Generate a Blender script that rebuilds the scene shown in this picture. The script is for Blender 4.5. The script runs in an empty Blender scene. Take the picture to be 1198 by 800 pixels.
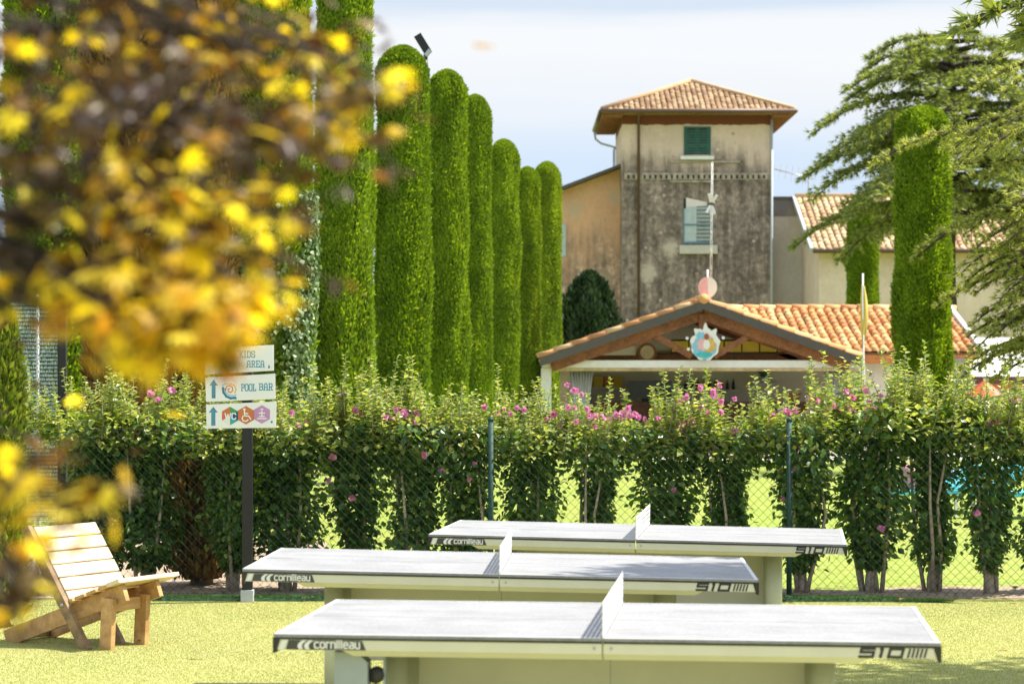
import bpy, bmesh, math, random
import numpy as np
from mathutils import Vector, Matrix
R_ = math.radians
S = bpy.context.scene
COL = S.collection
rng = np.random.default_rng(7)
random.seed(7)

# ------------------------------------------------------------------ camera, sky, sun, exposure
F, CX, Y0, CZ = 2850.0, 599.0, 433.0, 1.85          # focal length in px of the 1198 px wide photo, horizon row, eye height
cd = bpy.data.cameras.new('camera'); cam = bpy.data.objects.new('camera', cd); COL.objects.link(cam)
cam.location = (0, 0, CZ); cam.rotation_euler = (R_(90), 0, 0)
cd.sensor_fit = 'HORIZONTAL'; cd.sensor_width = 36.0; cd.lens = F / 1198 * 36
cd.shift_y = (Y0 - 400) / 1198.0
cd.clip_start = 0.1; cd.clip_end = 4000
cd.dof.use_dof = True; cd.dof.focus_distance = 20.0; cd.dof.aperture_fstop = 4.0; cd.dof.aperture_blades = 9
S.camera = cam
SUNV = Vector((0.64, 0.13, 1.0)).normalized()
ELEV = math.asin(SUNV.z); AZ = math.atan2(SUNV.x, SUNV.y)
w = bpy.data.worlds.new('World'); S.world = w; w.use_nodes = True
nt = w.node_tree; nt.nodes.clear()
def N(nt, t, **k):
    n = nt.nodes.new(t)
    for a, b in k.items(): setattr(n, a, b)
    return n
sky = N(nt, 'ShaderNodeTexSky', sky_type='NISHITA', sun_disc=False, sun_elevation=ELEV, sun_rotation=AZ, air_density=1.0, dust_density=0.6, ozone_density=1.2)
tc = N(nt, 'ShaderNodeTexCoord'); sep = N(nt, 'ShaderNodeSeparateXYZ'); nt.links.new(tc.outputs['Generated'], sep.inputs[0])
mp = N(nt, 'ShaderNodeMapping'); mp.inputs['Scale'].default_value = (3.0, 3.0, 26.0); nt.links.new(tc.outputs['Generated'], mp.inputs[0])
nz = N(nt, 'ShaderNodeTexNoise'); nz.inputs['Scale'].default_value = 1.7; nz.inputs['Detail'].default_value = 5; nz.inputs['Roughness'].default_value = 0.5
nt.links.new(mp.outputs[0], nz.inputs['Vector'])
rp = N(nt, 'ShaderNodeValToRGB'); rp.color_ramp.elements[0].position = 0.36; rp.color_ramp.elements[1].position = 0.62
cl = N(nt, 'ShaderNodeMix', data_type='RGBA'); nt.links.new(rp.outputs[0], cl.inputs[0])
nt.links.new(sky.outputs[0], cl.inputs[6]); cl.inputs[7].default_value = (4.6, 4.7, 4.8, 1)      # broken cloud overhead
low = N(nt, 'ShaderNodeValToRGB'); e = low.color_ramp.elements                                  # hazy blue low down, a pale veil of cloud above it
e[0].position = 0.0; e[0].color = (2.65, 3.05, 3.5, 1); e[1].position = 0.30; e[1].color = (2.6, 3.0, 3.5, 1)
for p_, v_ in ((0.05, (2.45, 3.02, 3.80)), (0.085, (2.65, 3.15, 3.80)), (0.108, (3.30, 3.50, 3.75)), (0.125, (3.62, 3.70, 3.80)), (0.142, (3.55, 3.66, 3.80)), (0.152, (2.7, 3.1, 3.6))):
    k = e.new(p_); k.color = (*v_, 1)
for k in e: k.color = [c_ * .80 for c_ in k.color[:3]] + [1]
wz = N(nt, 'ShaderNodeMath', operation='MULTIPLY_ADD'); nt.links.new(nz.outputs[0], wz.inputs[0]); wz.inputs[1].default_value = 0.035
sz = N(nt, 'ShaderNodeMath', operation='SUBTRACT'); nt.links.new(sep.outputs['Z'], sz.inputs[0]); sz.inputs[1].default_value = 0.0175; nt.links.new(sz.outputs[0], wz.inputs[2]); nt.links.new(wz.outputs[0], low.inputs[0])
up = N(nt, 'ShaderNodeMapRange'); nt.links.new(sep.outputs['Z'], up.inputs[0]); up.inputs[1].default_value = 0.2; up.inputs[2].default_value = 0.4
mx = N(nt, 'ShaderNodeMix', data_type='RGBA'); nt.links.new(up.outputs[0], mx.inputs[0]); nt.links.new(low.outputs[0], mx.inputs[6]); nt.links.new(cl.outputs[2], mx.inputs[7])
bg = N(nt, 'ShaderNodeBackground'); bg.inputs['Strength'].default_value = 0.15
out = N(nt, 'ShaderNodeOutputWorld'); nt.links.new(mx.outputs[2], bg.inputs[0]); nt.links.new(bg.outputs[0], out.inputs[0])
sd = bpy.data.lights.new('sun', 'SUN'); sd.energy = 5.0; sd.angle = R_(0.53); sd.color = (1.0, 0.94, 0.84)
sun = bpy.data.objects.new('sun', sd); COL.objects.link(sun); sun.rotation_euler = SUNV.to_track_quat('Z', 'Y').to_euler(); sun.location = (20, 20, 40)
S.view_settings.view_transform = 'Standard'; S.view_settings.look = 'None'; S.view_settings.gamma = 1; S.view_settings.exposure = 1.12
S.cycles.use_denoising = True
try: S.cycles.denoiser = 'OPENIMAGEDENOISE'
except Exception: pass
S.cycles.max_bounces = 8; S.cycles.transparent_max_bounces = 8; S.cycles.sample_clamp_indirect = 6

# ------------------------------------------------------------------ helpers
def P(px, py, Y): return Vector(((px - CX) / F * Y, Y, CZ + (Y0 - py) / F * Y))
def X_(px, Y): return (px - CX) / F * Y
def Z_(py, Y): return CZ + (Y0 - py) / F * Y
def tag(o, label=None, cat=None, group=None, kind=None):
    if label: o['label'] = label
    if cat: o['category'] = cat
    if group: o['group'] = group
    if kind: o['kind'] = kind
    return o
def empty(name, loc, label, cat, rz=0, group=None):
    o = bpy.data.objects.new(name, None); COL.objects.link(o); o.location = loc; o.rotation_euler = (0, 0, rz); o.empty_display_size = .2
    return tag(o, label, cat, group)
class MB:
    """collects pieces, then links them as ONE mesh object"""
    def __init__(s): s.v = []; s.f = []; s.sm = []
    def add(s, vs, fs, smooth=False):
        b = len(s.v); s.v += [tuple(v) for v in vs]; s.f += [tuple(i + b for i in f) for f in fs]; s.sm += [smooth] * len(fs)
    def box(s, a, b, M=None):
        (x0, y0, z0), (x1, y1, z1) = a, b
        vs = [Vector(c) for c in ((x0,y0,z0),(x1,y0,z0),(x1,y1,z0),(x0,y1,z0),(x0,y0,z1),(x1,y0,z1),(x1,y1,z1),(x0,y1,z1))]
        if M is not None: vs = [M @ v for v in vs]
        s.add(vs, [(0,3,2,1),(4,5,6,7),(0,1,5,4),(1,2,6,5),(2,3,7,6),(3,0,4,7)])
    def bar(s, a, b, w, h, up=(0, 0, 1)):
        a = Vector(a); b = Vector(b); d = (b - a); L = d.length; d.normalize()
        u = Vector(up); sd_ = d.cross(u)
        if sd_.length < 1e-4: sd_ = d.cross(Vector((1, 0, 0)))
        sd_.normalize(); u = sd_.cross(d)
        M = Matrix((( *sd_, ), ( *d, ), ( *u, ))).transposed().to_4x4(); M.translation = a
        s.box((-w/2, 0, -h/2), (w/2, L, h/2), M)
    def tube(s, pts, rad, n=8, caps=True):
        pts = [Vector(p) for p in pts]
        if not hasattr(rad, '__len__'): rad = [rad] * len(pts)
        rings = []; vs = []; pu = None
        for i, p in enumerate(pts):
            d = (pts[min(i+1, len(pts)-1)] - pts[max(i-1, 0)]).normalized()
            u = pu if pu is not None else (Vector((1, 0, 0)) if abs(d.z) > .7 else Vector((0, 0, 1)))
            u = (u - d * u.dot(d)).normalized(); v = d.cross(u); pu = u
            for k in range(n):
                a = 2 * math.pi * k / n; vs.append(p + (u * math.cos(a) + v * math.sin(a)) * rad[i])
        fs = [(i*n+k, i*n+(k+1)%n, (i+1)*n+(k+1)%n, (i+1)*n+k) for i in range(len(pts)-1) for k in range(n)]
        if caps: fs += [tuple(range(n))[::-1], tuple(range((len(pts)-1)*n, len(pts)*n))]
        s.add(vs, fs, n > 4)
    def prism(s, poly, d0, d1, M=None):
        """poly: 2D (x,z) outline, extruded along y from d0 to d1"""
        n = len(poly); vs = [Vector((x, d0, z)) for x, z in poly] + [Vector((x, d1, z)) for x, z in poly]
        if M is not None: vs = [M @ v for v in vs]
        s.add(vs, [tuple(range(n)), tuple(range(2*n-1, n-1, -1))] + [(i, i+n, (i+1)%n+n, (i+1)%n) for i in range(n)])
    def build(s, name, m, parent=None, bevel=0, label=None):
        me = bpy.data.meshes.new(name); me.from_pydata(s.v, [], s.f); me.update()
        me.polygons.foreach_set('use_smooth', s.sm); me.materials.append(m)
        if bevel:
            bm = bmesh.new(); bm.from_mesh(me); bmesh.ops.recalc_face_normals(bm, faces=bm.faces)
            bmesh.ops.bevel(bm, geom=bm.edges[:], offset=bevel, segments=2, affect='EDGES', profile=.7); bm.to_mesh(me); bm.free()
        o = bpy.data.objects.new(name, me); COL.objects.link(o); o.parent = parent
        if label: o['label'] = label
        return o
def arr_mesh(name, V, T, m, smooth=False):
    """mesh from numpy arrays of vertices and triangles"""
    me = bpy.data.meshes.new(name); V = np.ascontiguousarray(V, np.float32); T = np.ascontiguousarray(T, np.int32); k = T.shape[1]
    me.vertices.add(len(V)); me.vertices.foreach_set('co', V.ravel())
    me.loops.add(T.size); me.loops.foreach_set('vertex_index', T.ravel())
    me.polygons.add(len(T)); me.polygons.foreach_set('loop_start', np.arange(len(T), dtype=np.int32) * k)
    me.polygons.foreach_set('use_smooth', np.full(len(T), smooth))
    me.update(calc_edges=True); me.validate(); me.materials.append(m); return me
def arr_obj(name, V, T, m, parent=None, smooth=False):
    o = bpy.data.objects.new(name, arr_mesh(name, V, T, m, smooth)); COL.objects.link(o); o.parent = parent; return o
def inst_obj(name, me, parent=None):
    o = bpy.data.objects.new(name, me); COL.objects.link(o); o.parent = parent; return o
def nrm(a): return a / np.maximum(np.linalg.norm(a, axis=-1, keepdims=True), 1e-9)
def scatter(tv, tt, pos, d, up, size, wid=None):
    """copies of template (x across, y along, z normal) at pos, y axis along d"""
    d = nrm(d); x = nrm(np.cross(d, up)); z = np.cross(x, d)
    n = len(pos); size = np.broadcast_to(size, (n,)); wid = size if wid is None else np.broadcast_to(wid, (n,))
    V = pos[:, None, :] + tv[None, :, 0:1] * (x * wid[:, None])[:, None, :] + tv[None, :, 1:2] * (d * size[:, None])[:, None, :] + tv[None, :, 2:3] * (z * wid[:, None])[:, None, :]
    T = tt[None] + (np.arange(n) * len(tv))[:, None, None]
    return V.reshape(-1, 3), T.reshape(-1, 3)
def join(parts):
    Vs, Ts, b = [], [], 0
    for V, T in parts: Vs.append(V); Ts.append(T + b); b += len(V)
    return np.concatenate(Vs), np.concatenate(Ts)
def rdir(n, r=None): return nrm((r or rng).normal(size=(n, 3)))
def copy_tree(o, parent=None):
    c = o.copy(); COL.objects.link(c); c.parent = parent
    for ch in o.children: copy_tree(ch, c)
    return c

# ------------------------------------------------------------------ materials
def new_mat(name):
    m = bpy.data.materials.new(name); m.use_nodes = True; nt = m.node_tree; nt.nodes.clear()
    return m, nt
def ramp(nt, stops, src):
    r = N(nt, 'ShaderNodeValToRGB'); el = r.color_ramp.elements
    el[0].position, el[0].color = stops[0][0], (*stops[0][1], 1); el[1].position, el[1].color = stops[-1][0], (*stops[-1][1], 1)
    for p, c in stops[1:-1]: k = el.new(p); k.color = (*c, 1)
    nt.links.new(src, r.inputs[0]); return r.outputs[0]
def noise(nt, scale, detail=4, rough=.55, coord='Object', stretch=None):
    t = N(nt, 'ShaderNodeTexCoord'); n = N(nt, 'ShaderNodeTexNoise'); n.inputs['Scale'].default_value = scale; n.inputs['Detail'].default_value = detail; n.inputs['Roughness'].default_value = rough
    v = t.outputs[coord]
    if stretch:
        m = N(nt, 'ShaderNodeMapping'); m.inputs['Scale'].default_value = stretch; nt.links.new(v, m.inputs[0]); v = m.outputs[0]
    nt.links.new(v, n.inputs['Vector']); return n.outputs[0]
def mixc(nt, fac, a, b, mode='MIX'):
    m = N(nt, 'ShaderNodeMix', data_type='RGBA', blend_type=mode)
    for sock, v in ((0, fac), (6, a), (7, b)):
        if hasattr(v, 'is_linked') or hasattr(v, 'links'): nt.links.new(v, m.inputs[sock])
        elif sock == 0: m.inputs[0].default_value = v
        else: m.inputs[sock].default_value = (*v, 1)
    return m.outputs[2]
def finish(m, nt, col, rough=.6, bump=None, bstr=.3, metal=0, spec=.5, trans=0, tcol=None, bdist=.02):
    b = N(nt, 'ShaderNodeBsdfPrincipled'); b.inputs['Roughness'].default_value = rough; b.inputs['Metallic'].default_value = metal; b.inputs['Specular IOR Level'].default_value = spec
    if hasattr(col, 'links'): nt.links.new(col, b.inputs['Base Color'])
    else: b.inputs['Base Color'].default_value = (*col, 1)
    if bump is not None:
        bp = N(nt, 'ShaderNodeBump'); bp.inputs['Strength'].default_value = bstr; bp.inputs['Distance'].default_value = bdist
        nt.links.new(bump, bp.inputs['Height']); nt.links.new(bp.outputs[0], b.inputs['Normal'])
    o = N(nt, 'ShaderNodeOutputMaterial'); sh = b.outputs[0]
    if trans:
        t = N(nt, 'ShaderNodeBsdfTranslucent'); c = tcol if tcol is not None else col
        if hasattr(c, 'links'): nt.links.new(c, t.inputs[0])
        else: t.inputs[0].default_value = (*c, 1)
        mxs = N(nt, 'ShaderNodeMixShader'); mxs.inputs[0].default_value = trans; nt.links.new(sh, mxs.inputs[1]); nt.links.new(t.outputs[0], mxs.inputs[2]); sh = mxs.outputs[0]
    nt.links.new(sh, o.inputs[0]); return m
def plain(name, col, rough=.5, var=.12, scale=9, bump=.1, metal=0, spec=.5, trans=0):
    m, nt = new_mat(name); n = noise(nt, scale, 6)
    c = ramp(nt, [(.3, tuple(x*(1-var) for x in col)), (.7, tuple(min(1, x*(1+var)) for x in col))], n)
    return finish(m, nt, c, rough, n, bump, metal, spec, trans, bdist=.005)
def leafmat(name, stops, trans=.4, tboost=(1.5, 1.6, .8), rough=.45, spec=.4, patch=None):
    m, nt = new_mat(name)
    g = N(nt, 'ShaderNodeNewGeometry'); c = ramp(nt, stops, g.outputs['Random Per Island'])
    if patch:   # patches of fresher and duller growth, and a small difference from plant to plant
        sc, lo, hi = patch; k = ramp(nt, [(.34, lo), (.66, hi)], noise(nt, sc, 4, .6)); c = mixc(nt, 1.0, c, k, 'MULTIPLY')
        oi = N(nt, 'ShaderNodeObjectInfo'); c = mixc(nt, 1.0, c, ramp(nt, [(0, (.84, .86, .8)), (1, (1.14, 1.08, 1.1))], oi.outputs['Random']), 'MULTIPLY')
    tcol = mixc(nt, 1.0, c, tboost, 'MULTIPLY')
    return finish(m, nt, c, rough, spec=spec, trans=trans, tcol=tcol)
M = {}
def wood(name, a, b, scale=1.0, rough=.6):
    m, nt = new_mat(name)
    n = noise(nt, 14*scale, 5, .6, stretch=(1, .12, 1)); n2 = noise(nt, 3*scale, 3)
    c = ramp(nt, [(.3, a), (.62, b)], n); c = mixc(nt, ramp(nt, [(.45, (0,)*3), (.7, (.5,)*3)], n2), c, tuple(x*.6 for x in a))
    return finish(m, nt, c, rough, n, .25, bdist=.004)
M['pine'] = wood('pine', (.34, .18, .06), (.58, .35, .14))
M['pine_pale'] = wood('pine_pale', (.56, .42, .26), (.76, .62, .43))
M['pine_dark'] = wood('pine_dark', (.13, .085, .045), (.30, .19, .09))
M['truss'] = wood('truss', (.15, .055, .022), (.34, .13, .05), 1.5)
M['orange_wood'] = wood('orange_wood', (.45, .15, .04), (.62, .24, .07), 1.5)
M['white_paint'] = plain('white_paint', (.74, .73, .70), .45, .06)
M['cream_metal'] = plain('cream_metal', (.62, .60, .47), .38, .05, 5, .05)
M['leg_metal'] = plain('leg_metal', (.52, .53, .36), .4, .06, 6, .05)
M['net_metal'] = plain('net_metal', (.70, .70, .70), .4, .03)
M['black_plastic'] = plain('black_plastic', (.02, .018, .017), .4, .1)
M['label_grey'] = plain('label_grey', (.055, .052, .05), .45, .08)
M['black_ink'] = plain('black_ink', (.03, .03, .03), .5, .1)
M['label_white'] = plain('label_white', (.74, .74, .70), .5, .03)
M['line_white'] = plain('line_white', (.50, .50, .50), .45, .03)
M['steel'] = plain('steel', (.45, .46, .47), .35, .08, metal=.6)
M['grey_sleeve'] = plain('grey_sleeve', (.42, .45, .48), .5, .1)
M['bracket_grey'] = plain('bracket_grey', (.30, .34, .35), .45, .08)
M['rubber'] = plain('rubber', (.03, .03, .028), .6)
M['post_black'] = plain('post_black', (.008, .008, .010), .5, .1)
M['post_green'] = plain('post_green', (.010, .05, .038), .7, .15)
M['wire'] = plain('wire', (.018, .035, .026), .55, .2, spec=.2)
M['netting'] = leafmat('netting', [(0, (.22, .33, .36)), (.5, (.36, .46, .46)), (1, (.52, .60, .55))], .35, (1, 1.05, 1.05), .6)
M['board_white'] = plain('board_white', (.78, .79, .78), .4, .03, 4, .02)
M['teal'] = plain('teal', (.03, .27, .38), .5, .1)
M['arrow_blue'] = plain('arrow_blue', (.07, .24, .36), .5, .2, 14)
M['ink_blue'] = plain('ink_blue', (.03, .16, .30), .5, .1)
M['hex_orange'] = plain('hex_orange', (.55, .17, .05), .5, .08)
M['hex_mauve'] = plain('hex_mauve', (.50, .25, .48), .5, .08)
M['hex_red'] = plain('hex_red', (.62, .13, .06), .5, .08)
M['hex_green'] = plain('hex_green', (.05, .30, .10), .5, .08)
M['hex_navy'] = plain('hex_navy', (.02, .06, .20), .5, .08)
M['hex_teal'] = plain('hex_teal', (.03, .33, .36), .5, .08)
M['gold'] = plain('gold', (.62, .40, .10), .5, .15)
M['sky_paint'] = plain('sky_paint', (.22, .50, .66), .5, .15, 20)
M['pink_paint'] = plain('pink_paint', (.74, .42, .42), .5, .1)
M['red_hair'] = plain('red_hair', (.36, .08, .04), .5, .1)
M['stone'] = plain('stone', (.30, .29, .27), .9, .3, 3, .6)
M['bark'] = plain('bark', (.16, .12, .085), .95, .4, 18, .9)
M['bark_pale'] = plain('bark_pale', (.36, .30, .23), .9, .35, 22, .8)
M['bark_dark'] = plain('bark_dark', (.05, .036, .027), .95, .4, 12, .8)
M['core_green'] = plain('core_green', (.045, .085, .010), 1, .3, 8, .2)
M['core_brown'] = plain('core_brown', (.06, .035, .018), 1, .3, 8, .2)
M['fascia'] = plain('fascia', (.085, .072, .064), .6, .1)
M['flashing'] = plain('flashing', (.62, .60, .57), .5, .06)
M['shutter_green'] = plain('shutter_green', (.022, .10, .08), .6, .2, 6)
M['shutter_pale'] = plain('shutter_pale', (.42, .48, .50), .6, .12, 6)
M['window_grey'] = plain('window_grey', (.20, .22, .22), .5, .3, 3)
M['frame_blue'] = plain('frame_blue', (.10, .19, .24), .5, .1)
M['dark_inside'] = plain('dark_inside', (.02, .02, .02), .8)
M['pipe_brown'] = plain('pipe_brown', (.11, .06, .045), .5, .15)
M['pipe_grey'] = plain('pipe_grey', (.42, .46, .48), .45, .1)
M['curtain'] = plain('curtain', (.72, .73, .74), .8, .04, 5, .1, trans=.3)
M['bar_wall'] = plain('bar_wall', (.74, .68, .58), .8, .08, 3)
M['yellow_paint'] = plain('yellow_paint', (.75, .52, .05), .6, .1, 4)
M['counter'] = wood('counter', (.10, .04, .02), (.20, .08, .035), 1)
M['screen_black'] = plain('screen_black', (.012, .012, .012), .15)
M['plant_green'] = plain('plant_green', (.05, .16, .06), .5, .2)
M['clay'] = plain('clay', (.40, .17, .08), .8, .15)
M['glass_dark'] = plain('glass_dark', (.03, .035, .03), .1, .2)
M['flag_yellow'] = plain('flag_yellow', (.72, .58, .16), .7, .12, 3, trans=.3)
M['turquoise'] = plain('turquoise', (.06, .42, .45), .6, .15, 5)
M['blue_cloth'] = plain('blue_cloth', (.20, .30, .46), .8, .3, 9)
M['pink_cloth'] = plain('pink_cloth', (.50, .26, .27), .8, .3, 8)
M['red_paint'] = plain('red_paint', (.60, .07, .03), .5, .1)
M['awning_white'] = plain('awning_white', (.80, .76, .70), .7, .05, 3)
M['awning_brown'] = plain('awning_brown', (.13, .05, .04), .7, .1)
M['awning_orange'] = plain('awning_orange', (.60, .22, .06), .7, .1)
M['pale_wall'] = plain('pale_wall', (.62, .60, .55), .8, .1, 1.5)
def top_mat():
    m, nt = new_mat('tabletop_grey'); n = noise(nt, 3.5, 6, .6); n2 = noise(nt, 60, 2)
    c = ramp(nt, [(.3, (.18, .182, .187)), (.7, (.238, .239, .243))], n); c = mixc(nt, .12, c, ramp(nt, [(.4, (.3,)*3), (.6, (.7,)*3)], n2))
    st = noise(nt, 4, 5, .65, stretch=(.7, 1.5, 1)); c = mixc(nt, ramp(nt, [(.50, (0,)*3), (.72, (.55,)*3)], st), c, (.155, .15, .14))
    return finish(m, nt, c, .6, n2, .05, spec=.25)
M['tabletop'] = top_mat()
def tile_mat(name, stops):
    m, nt = new_mat(name); g = N(nt, 'ShaderNodeNewGeometry'); c = ramp(nt, stops, g.outputs['Random Per Island'])
    n = noise(nt, 2.2, 5); c = mixc(nt, ramp(nt, [(.5, (0,)*3), (.75, (.6,)*3)], n), c, (.20, .15, .10))
    return finish(m, nt, c, .85, noise(nt, 30), .3, bdist=.01)
M['tile_orange'] = tile_mat('tile_orange', [(0, (.48, .20, .07)), (.5, (.62, .31, .11)), (1, (.70, .46, .22))])
M['tile_old'] = tile_mat('tile_old', [(0, (.24, .13, .06)), (.5, (.37, .215, .105)), (1, (.48, .34, .19))])
M['tile_pale'] = tile_mat('tile_pale', [(0, (.42, .25, .13)), (.5, (.60, .41, .22)), (1, (.70, .54, .33))])
def plaster(name, base, dark, z_lo, z_hi, stain=.5, patch=(.55, .5, .42), band=None):
    """old plaster: grime that rises to a ragged edge between z_lo and z_hi, runs, flaked patches"""
    m, nt = new_mat(name); t = N(nt, 'ShaderNodeTexCoord'); sp = N(nt, 'ShaderNodeSeparateXYZ'); nt.links.new(t.outputs['Object'], sp.inputs[0])
    big = noise(nt, .5, 6, .65); fine = noise(nt, 5, 6, .65); runs = noise(nt, 2.2, 4, .6, stretch=(1, 1, .1))
    hgt = N(nt, 'ShaderNodeMapRange'); nt.links.new(sp.outputs['Z'], hgt.inputs[0]); hgt.inputs[1].default_value = z_lo; hgt.inputs[2].default_value = z_hi; hgt.inputs[3].default_value = 1; hgt.inputs[4].default_value = 0
    def mth(op, a, b):
        q = N(nt, 'ShaderNodeMath', operation=op)
        for i, v in enumerate((a, b)):
            if hasattr(v, 'links'): nt.links.new(v, q.inputs[i])
            else: q.inputs[i].default_value = v
        return q.outputs[0]
    g = mth('ADD', hgt.outputs[0], mth('MULTIPLY', mth('SUBTRACT', big, .5), 1.5)); g = mth('ADD', g, mth('MULTIPLY', mth('SUBTRACT', runs, .5), 1.1)); g = mth('ADD', g, mth('MULTIPLY', mth('SUBTRACT', fine, .5), .7))
    c0 = ramp(nt, [(.3, tuple(x*.74 for x in base)), (.7, tuple(min(1, x*1.12) for x in base))], mth('ADD', mth('MULTIPLY', big, .6), mth('MULTIPLY', fine, .4)))
    bl = noise(nt, 1.1, 6, .72, stretch=(1, 1, .8)); st = noise(nt, 4.5, 3, .6, stretch=(1, 1, .06))
    mixn = mth('ADD', mth('ADD', mth('MULTIPLY', fine, .35), mth('MULTIPLY', bl, .40)), mth('MULTIPLY', st, .25))
    d0 = ramp(nt, [(.37, tuple(x*.4 for x in dark)), (.47, dark), (.54, tuple(x*1.8 for x in dark)), (.63, tuple(x*3.4 for x in dark))], mixn)
    c = mixc(nt, ramp(nt, [(.30, (0,)*3), (.75, (1,)*3)], g), c0, d0)
    v = N(nt, 'ShaderNodeTexVoronoi'); v.inputs['Scale'].default_value = .45; nt.links.new(t.outputs['Object'], v.inputs['Vector'])
    pt = mth('MULTIPLY', ramp(nt, [(.10, (1,)*3), (.22, (0,)*3)], mth('ADD', v.outputs['Distance'], mth('MULTIPLY', mth('SUBTRACT', fine, .5), .5))), stain)
    c = mixc(nt, pt, c, patch)
    v2 = N(nt, 'ShaderNodeTexVoronoi'); v2.inputs['Scale'].default_value = 1.5; v2.inputs['Randomness'].default_value = 1; nt.links.new(t.outputs['Object'], v2.inputs['Vector'])
    p2 = mth('MULTIPLY', ramp(nt, [(.07, (1,)*3), (.12, (0,)*3)], mth('ADD', v2.outputs['Distance'], mth('MULTIPLY', mth('SUBTRACT', fine, .5), .45))), stain)
    c = mixc(nt, p2, c, mixc(nt, ramp(nt, [(.45, (0,)*3), (.55, (1,)*3)], noise(nt, .9, 2)), (.62, .56, .50), (.40, .23, .16)))
    if band:
        bz = ramp(nt, [(0, (0,)*3), (.02, (1,)*3)], mth('ADD', mth('SUBTRACT', sp.outputs['Z'], band[0]), mth('MULTIPLY', mth('SUBTRACT', runs, .5), .25)))
        c = mixc(nt, bz, c, band[1])
    return finish(m, nt, c, .9, fine, .4, spec=.2, bdist=.05)
M['tower_plaster'] = plaster('tower_plaster', (.70, .54, .47), (.168, .130, .112), 9.3, 11.7, .9, (.54, .45, .38), (11.90, (.17, .06, .035)))
M['orange_plaster'] = plaster('orange_plaster', (.72, .42, .26), (.24, .165, .125), 5.0, 9.2, .6, (.50, .40, .30))
M['grey_plaster'] = plaster('grey_plaster', (.58, .53, .47), (.27, .25, .23), -3, 2.5, .2)
M['cap_plaster'] = plaster('cap_plaster', (.20, .19, .18), (.10, .10, .095), 7.9, 8.4, .2)
M['trim_plaster'] = plain('trim_plaster', (.36, .30, .25), .9, .4, 4, .4)
M['cream_plaster'] = plaster('cream_plaster', (.76, .60, .49), (.34, .28, .24), 0, 5.5, .4, (.5, .46, .4))
def ground_mat(name, stops, s1, s2, bstr=.5):
    m, nt = new_mat(name); a = noise(nt, s1, 5, .6); b = noise(nt, s2, 4, .7)
    c = ramp(nt, stops, b); c = mixc(nt, ramp(nt, [(.4, (0,)*3), (.65, (.55,)*3)], a), c, tuple(x*.72 for x in stops[-1][1]))
    return finish(m, nt, c, .9, b, bstr, spec=.2, bdist=.02)
M['turf'] = ground_mat('turf', [(.3, (.24, .255, .075)), (.5, (.33, .335, .115)), (.72, (.41, .40, .17))], .6, 55)
M['lawn'] = ground_mat('lawn', [(.32, (.09, .17, .02)), (.5, (.20, .26, .036)), (.68, (.33, .34, .08))], .5, 7)
M['soil'] = ground_mat('soil', [(.3, (.16, .11, .07)), (.5, (.33, .25, .17)), (.72, (.46, .37, .27))], 1.2, 26, .8)
M['paving'] = ground_mat('paving', [(.3, (.32, .29, .25)), (.7, (.42, .39, .34))], .5, 8)
M['edge_blade'] = leafmat('edge_blade', [(0, (.02, .06, .02)), (.6, (.05, .12, .03)), (1, (.14, .2, .05))], .35, (1.2, 1.3, .8), .5)  # dark blades that carry on the painted shade of the strip below
M['shade_edging'] = ground_mat('shade_edging', [(.3, (.012, .04, .018)), (.5, (.02, .06, .028)), (.72, (.05, .10, .04))], 2, 30)  # very dark green, shade along the fence foot put into the colour
M['blade'] = leafmat('blade', [(0, (.25, .285, .06)), (.5, (.38, .39, .11)), (1, (.50, .48, .20))], .45, (1.2, 1.25, .9), .5, .4, (.7, (.80, .86, .72), (1.16, 1.10, 1.2)))
M['cypress'] = leafmat('cypress', [(0, (.10, .18, .012)), (.5, (.175, .29, .018)), (.985, (.25, .365, .03)), (1, (.42, .40, .14))], .36, (1.5, 1.4, .5), .55, .25, (1.3, (.74, .78, .8), (1.40, 1.28, 1.15)))
M['cypress_pale'] = leafmat('cypress_pale', [(0, (.06, .10, .012)), (.5, (.14, .20, .02)), (1, (.24, .28, .05))], .38, (1.4, 1.3, .6), .55, .25)
M['cypress_brown'] = leafmat('cypress_brown', [(0, (.10, .055, .018)), (.45, (.20, .12, .035)), (.8, (.30, .19, .06)), (1, (.10, .13, .02))], .3, (1.3, 1.1, .6), .6, .2)
M['yew'] = leafmat('yew', [(0, (.012, .025, .012)), (.6, (.025, .05, .022)), (1, (.05, .09, .03))], .2, (1.2, 1.4, .7), .5, .3)
M['cedar'] = leafmat('cedar', [(0, (.09, .13, .05)), (.5, (.18, .235, .075)), (.85, (.29, .33, .08)), (1, (.40, .40, .10))], .35, (1.5, 1.45, .6), .5, .3)
M['cedar_sunlit'] = leafmat('cedar_sunlit', [(0, (.12, .16, .04)), (.5, (.30, .34, .085)), (.85, (.46, .47, .13)), (1, (.56, .55, .18))], .4, (1.4, 1.35, .6), .5, .3)  # lighter cedar mix, sunlight on the nearer tree put into its colour
M['hibiscus'] = leafmat('hibiscus', [(0, (.03, .085, .018)), (.5, (.07, .16, .028)), (.88, (.125, .225, .04)), (1, (.32, .36, .09))], .42, (1.7, 1.8, .6), .34, .55, (2.5, (.75, .8, .8), (1.25, 1.15, 1.1)))
M['shoot'] = leafmat('shoot', [(0, (.12, .21, .035)), (.5, (.27, .34, .065)), (1, (.46, .47, .15))], .45, (1.35, 1.3, .65), .4, .5)  # also on crown leaves, where the paleness stands in for sun
M['ivy'] = leafmat('ivy', [(0, (.05, .10, .03)), (.5, (.10, .17, .05)), (1, (.30, .36, .18))], .25, (1.3, 1.4, .8), .45, .4)
M['petal'] = leafmat('petal', [(0, (.42, .06, .22)), (.5, (.60, .17, .40)), (1, (.76, .40, .56))], .4, (1.2, .9, 1.1), .6, .2)
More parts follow.
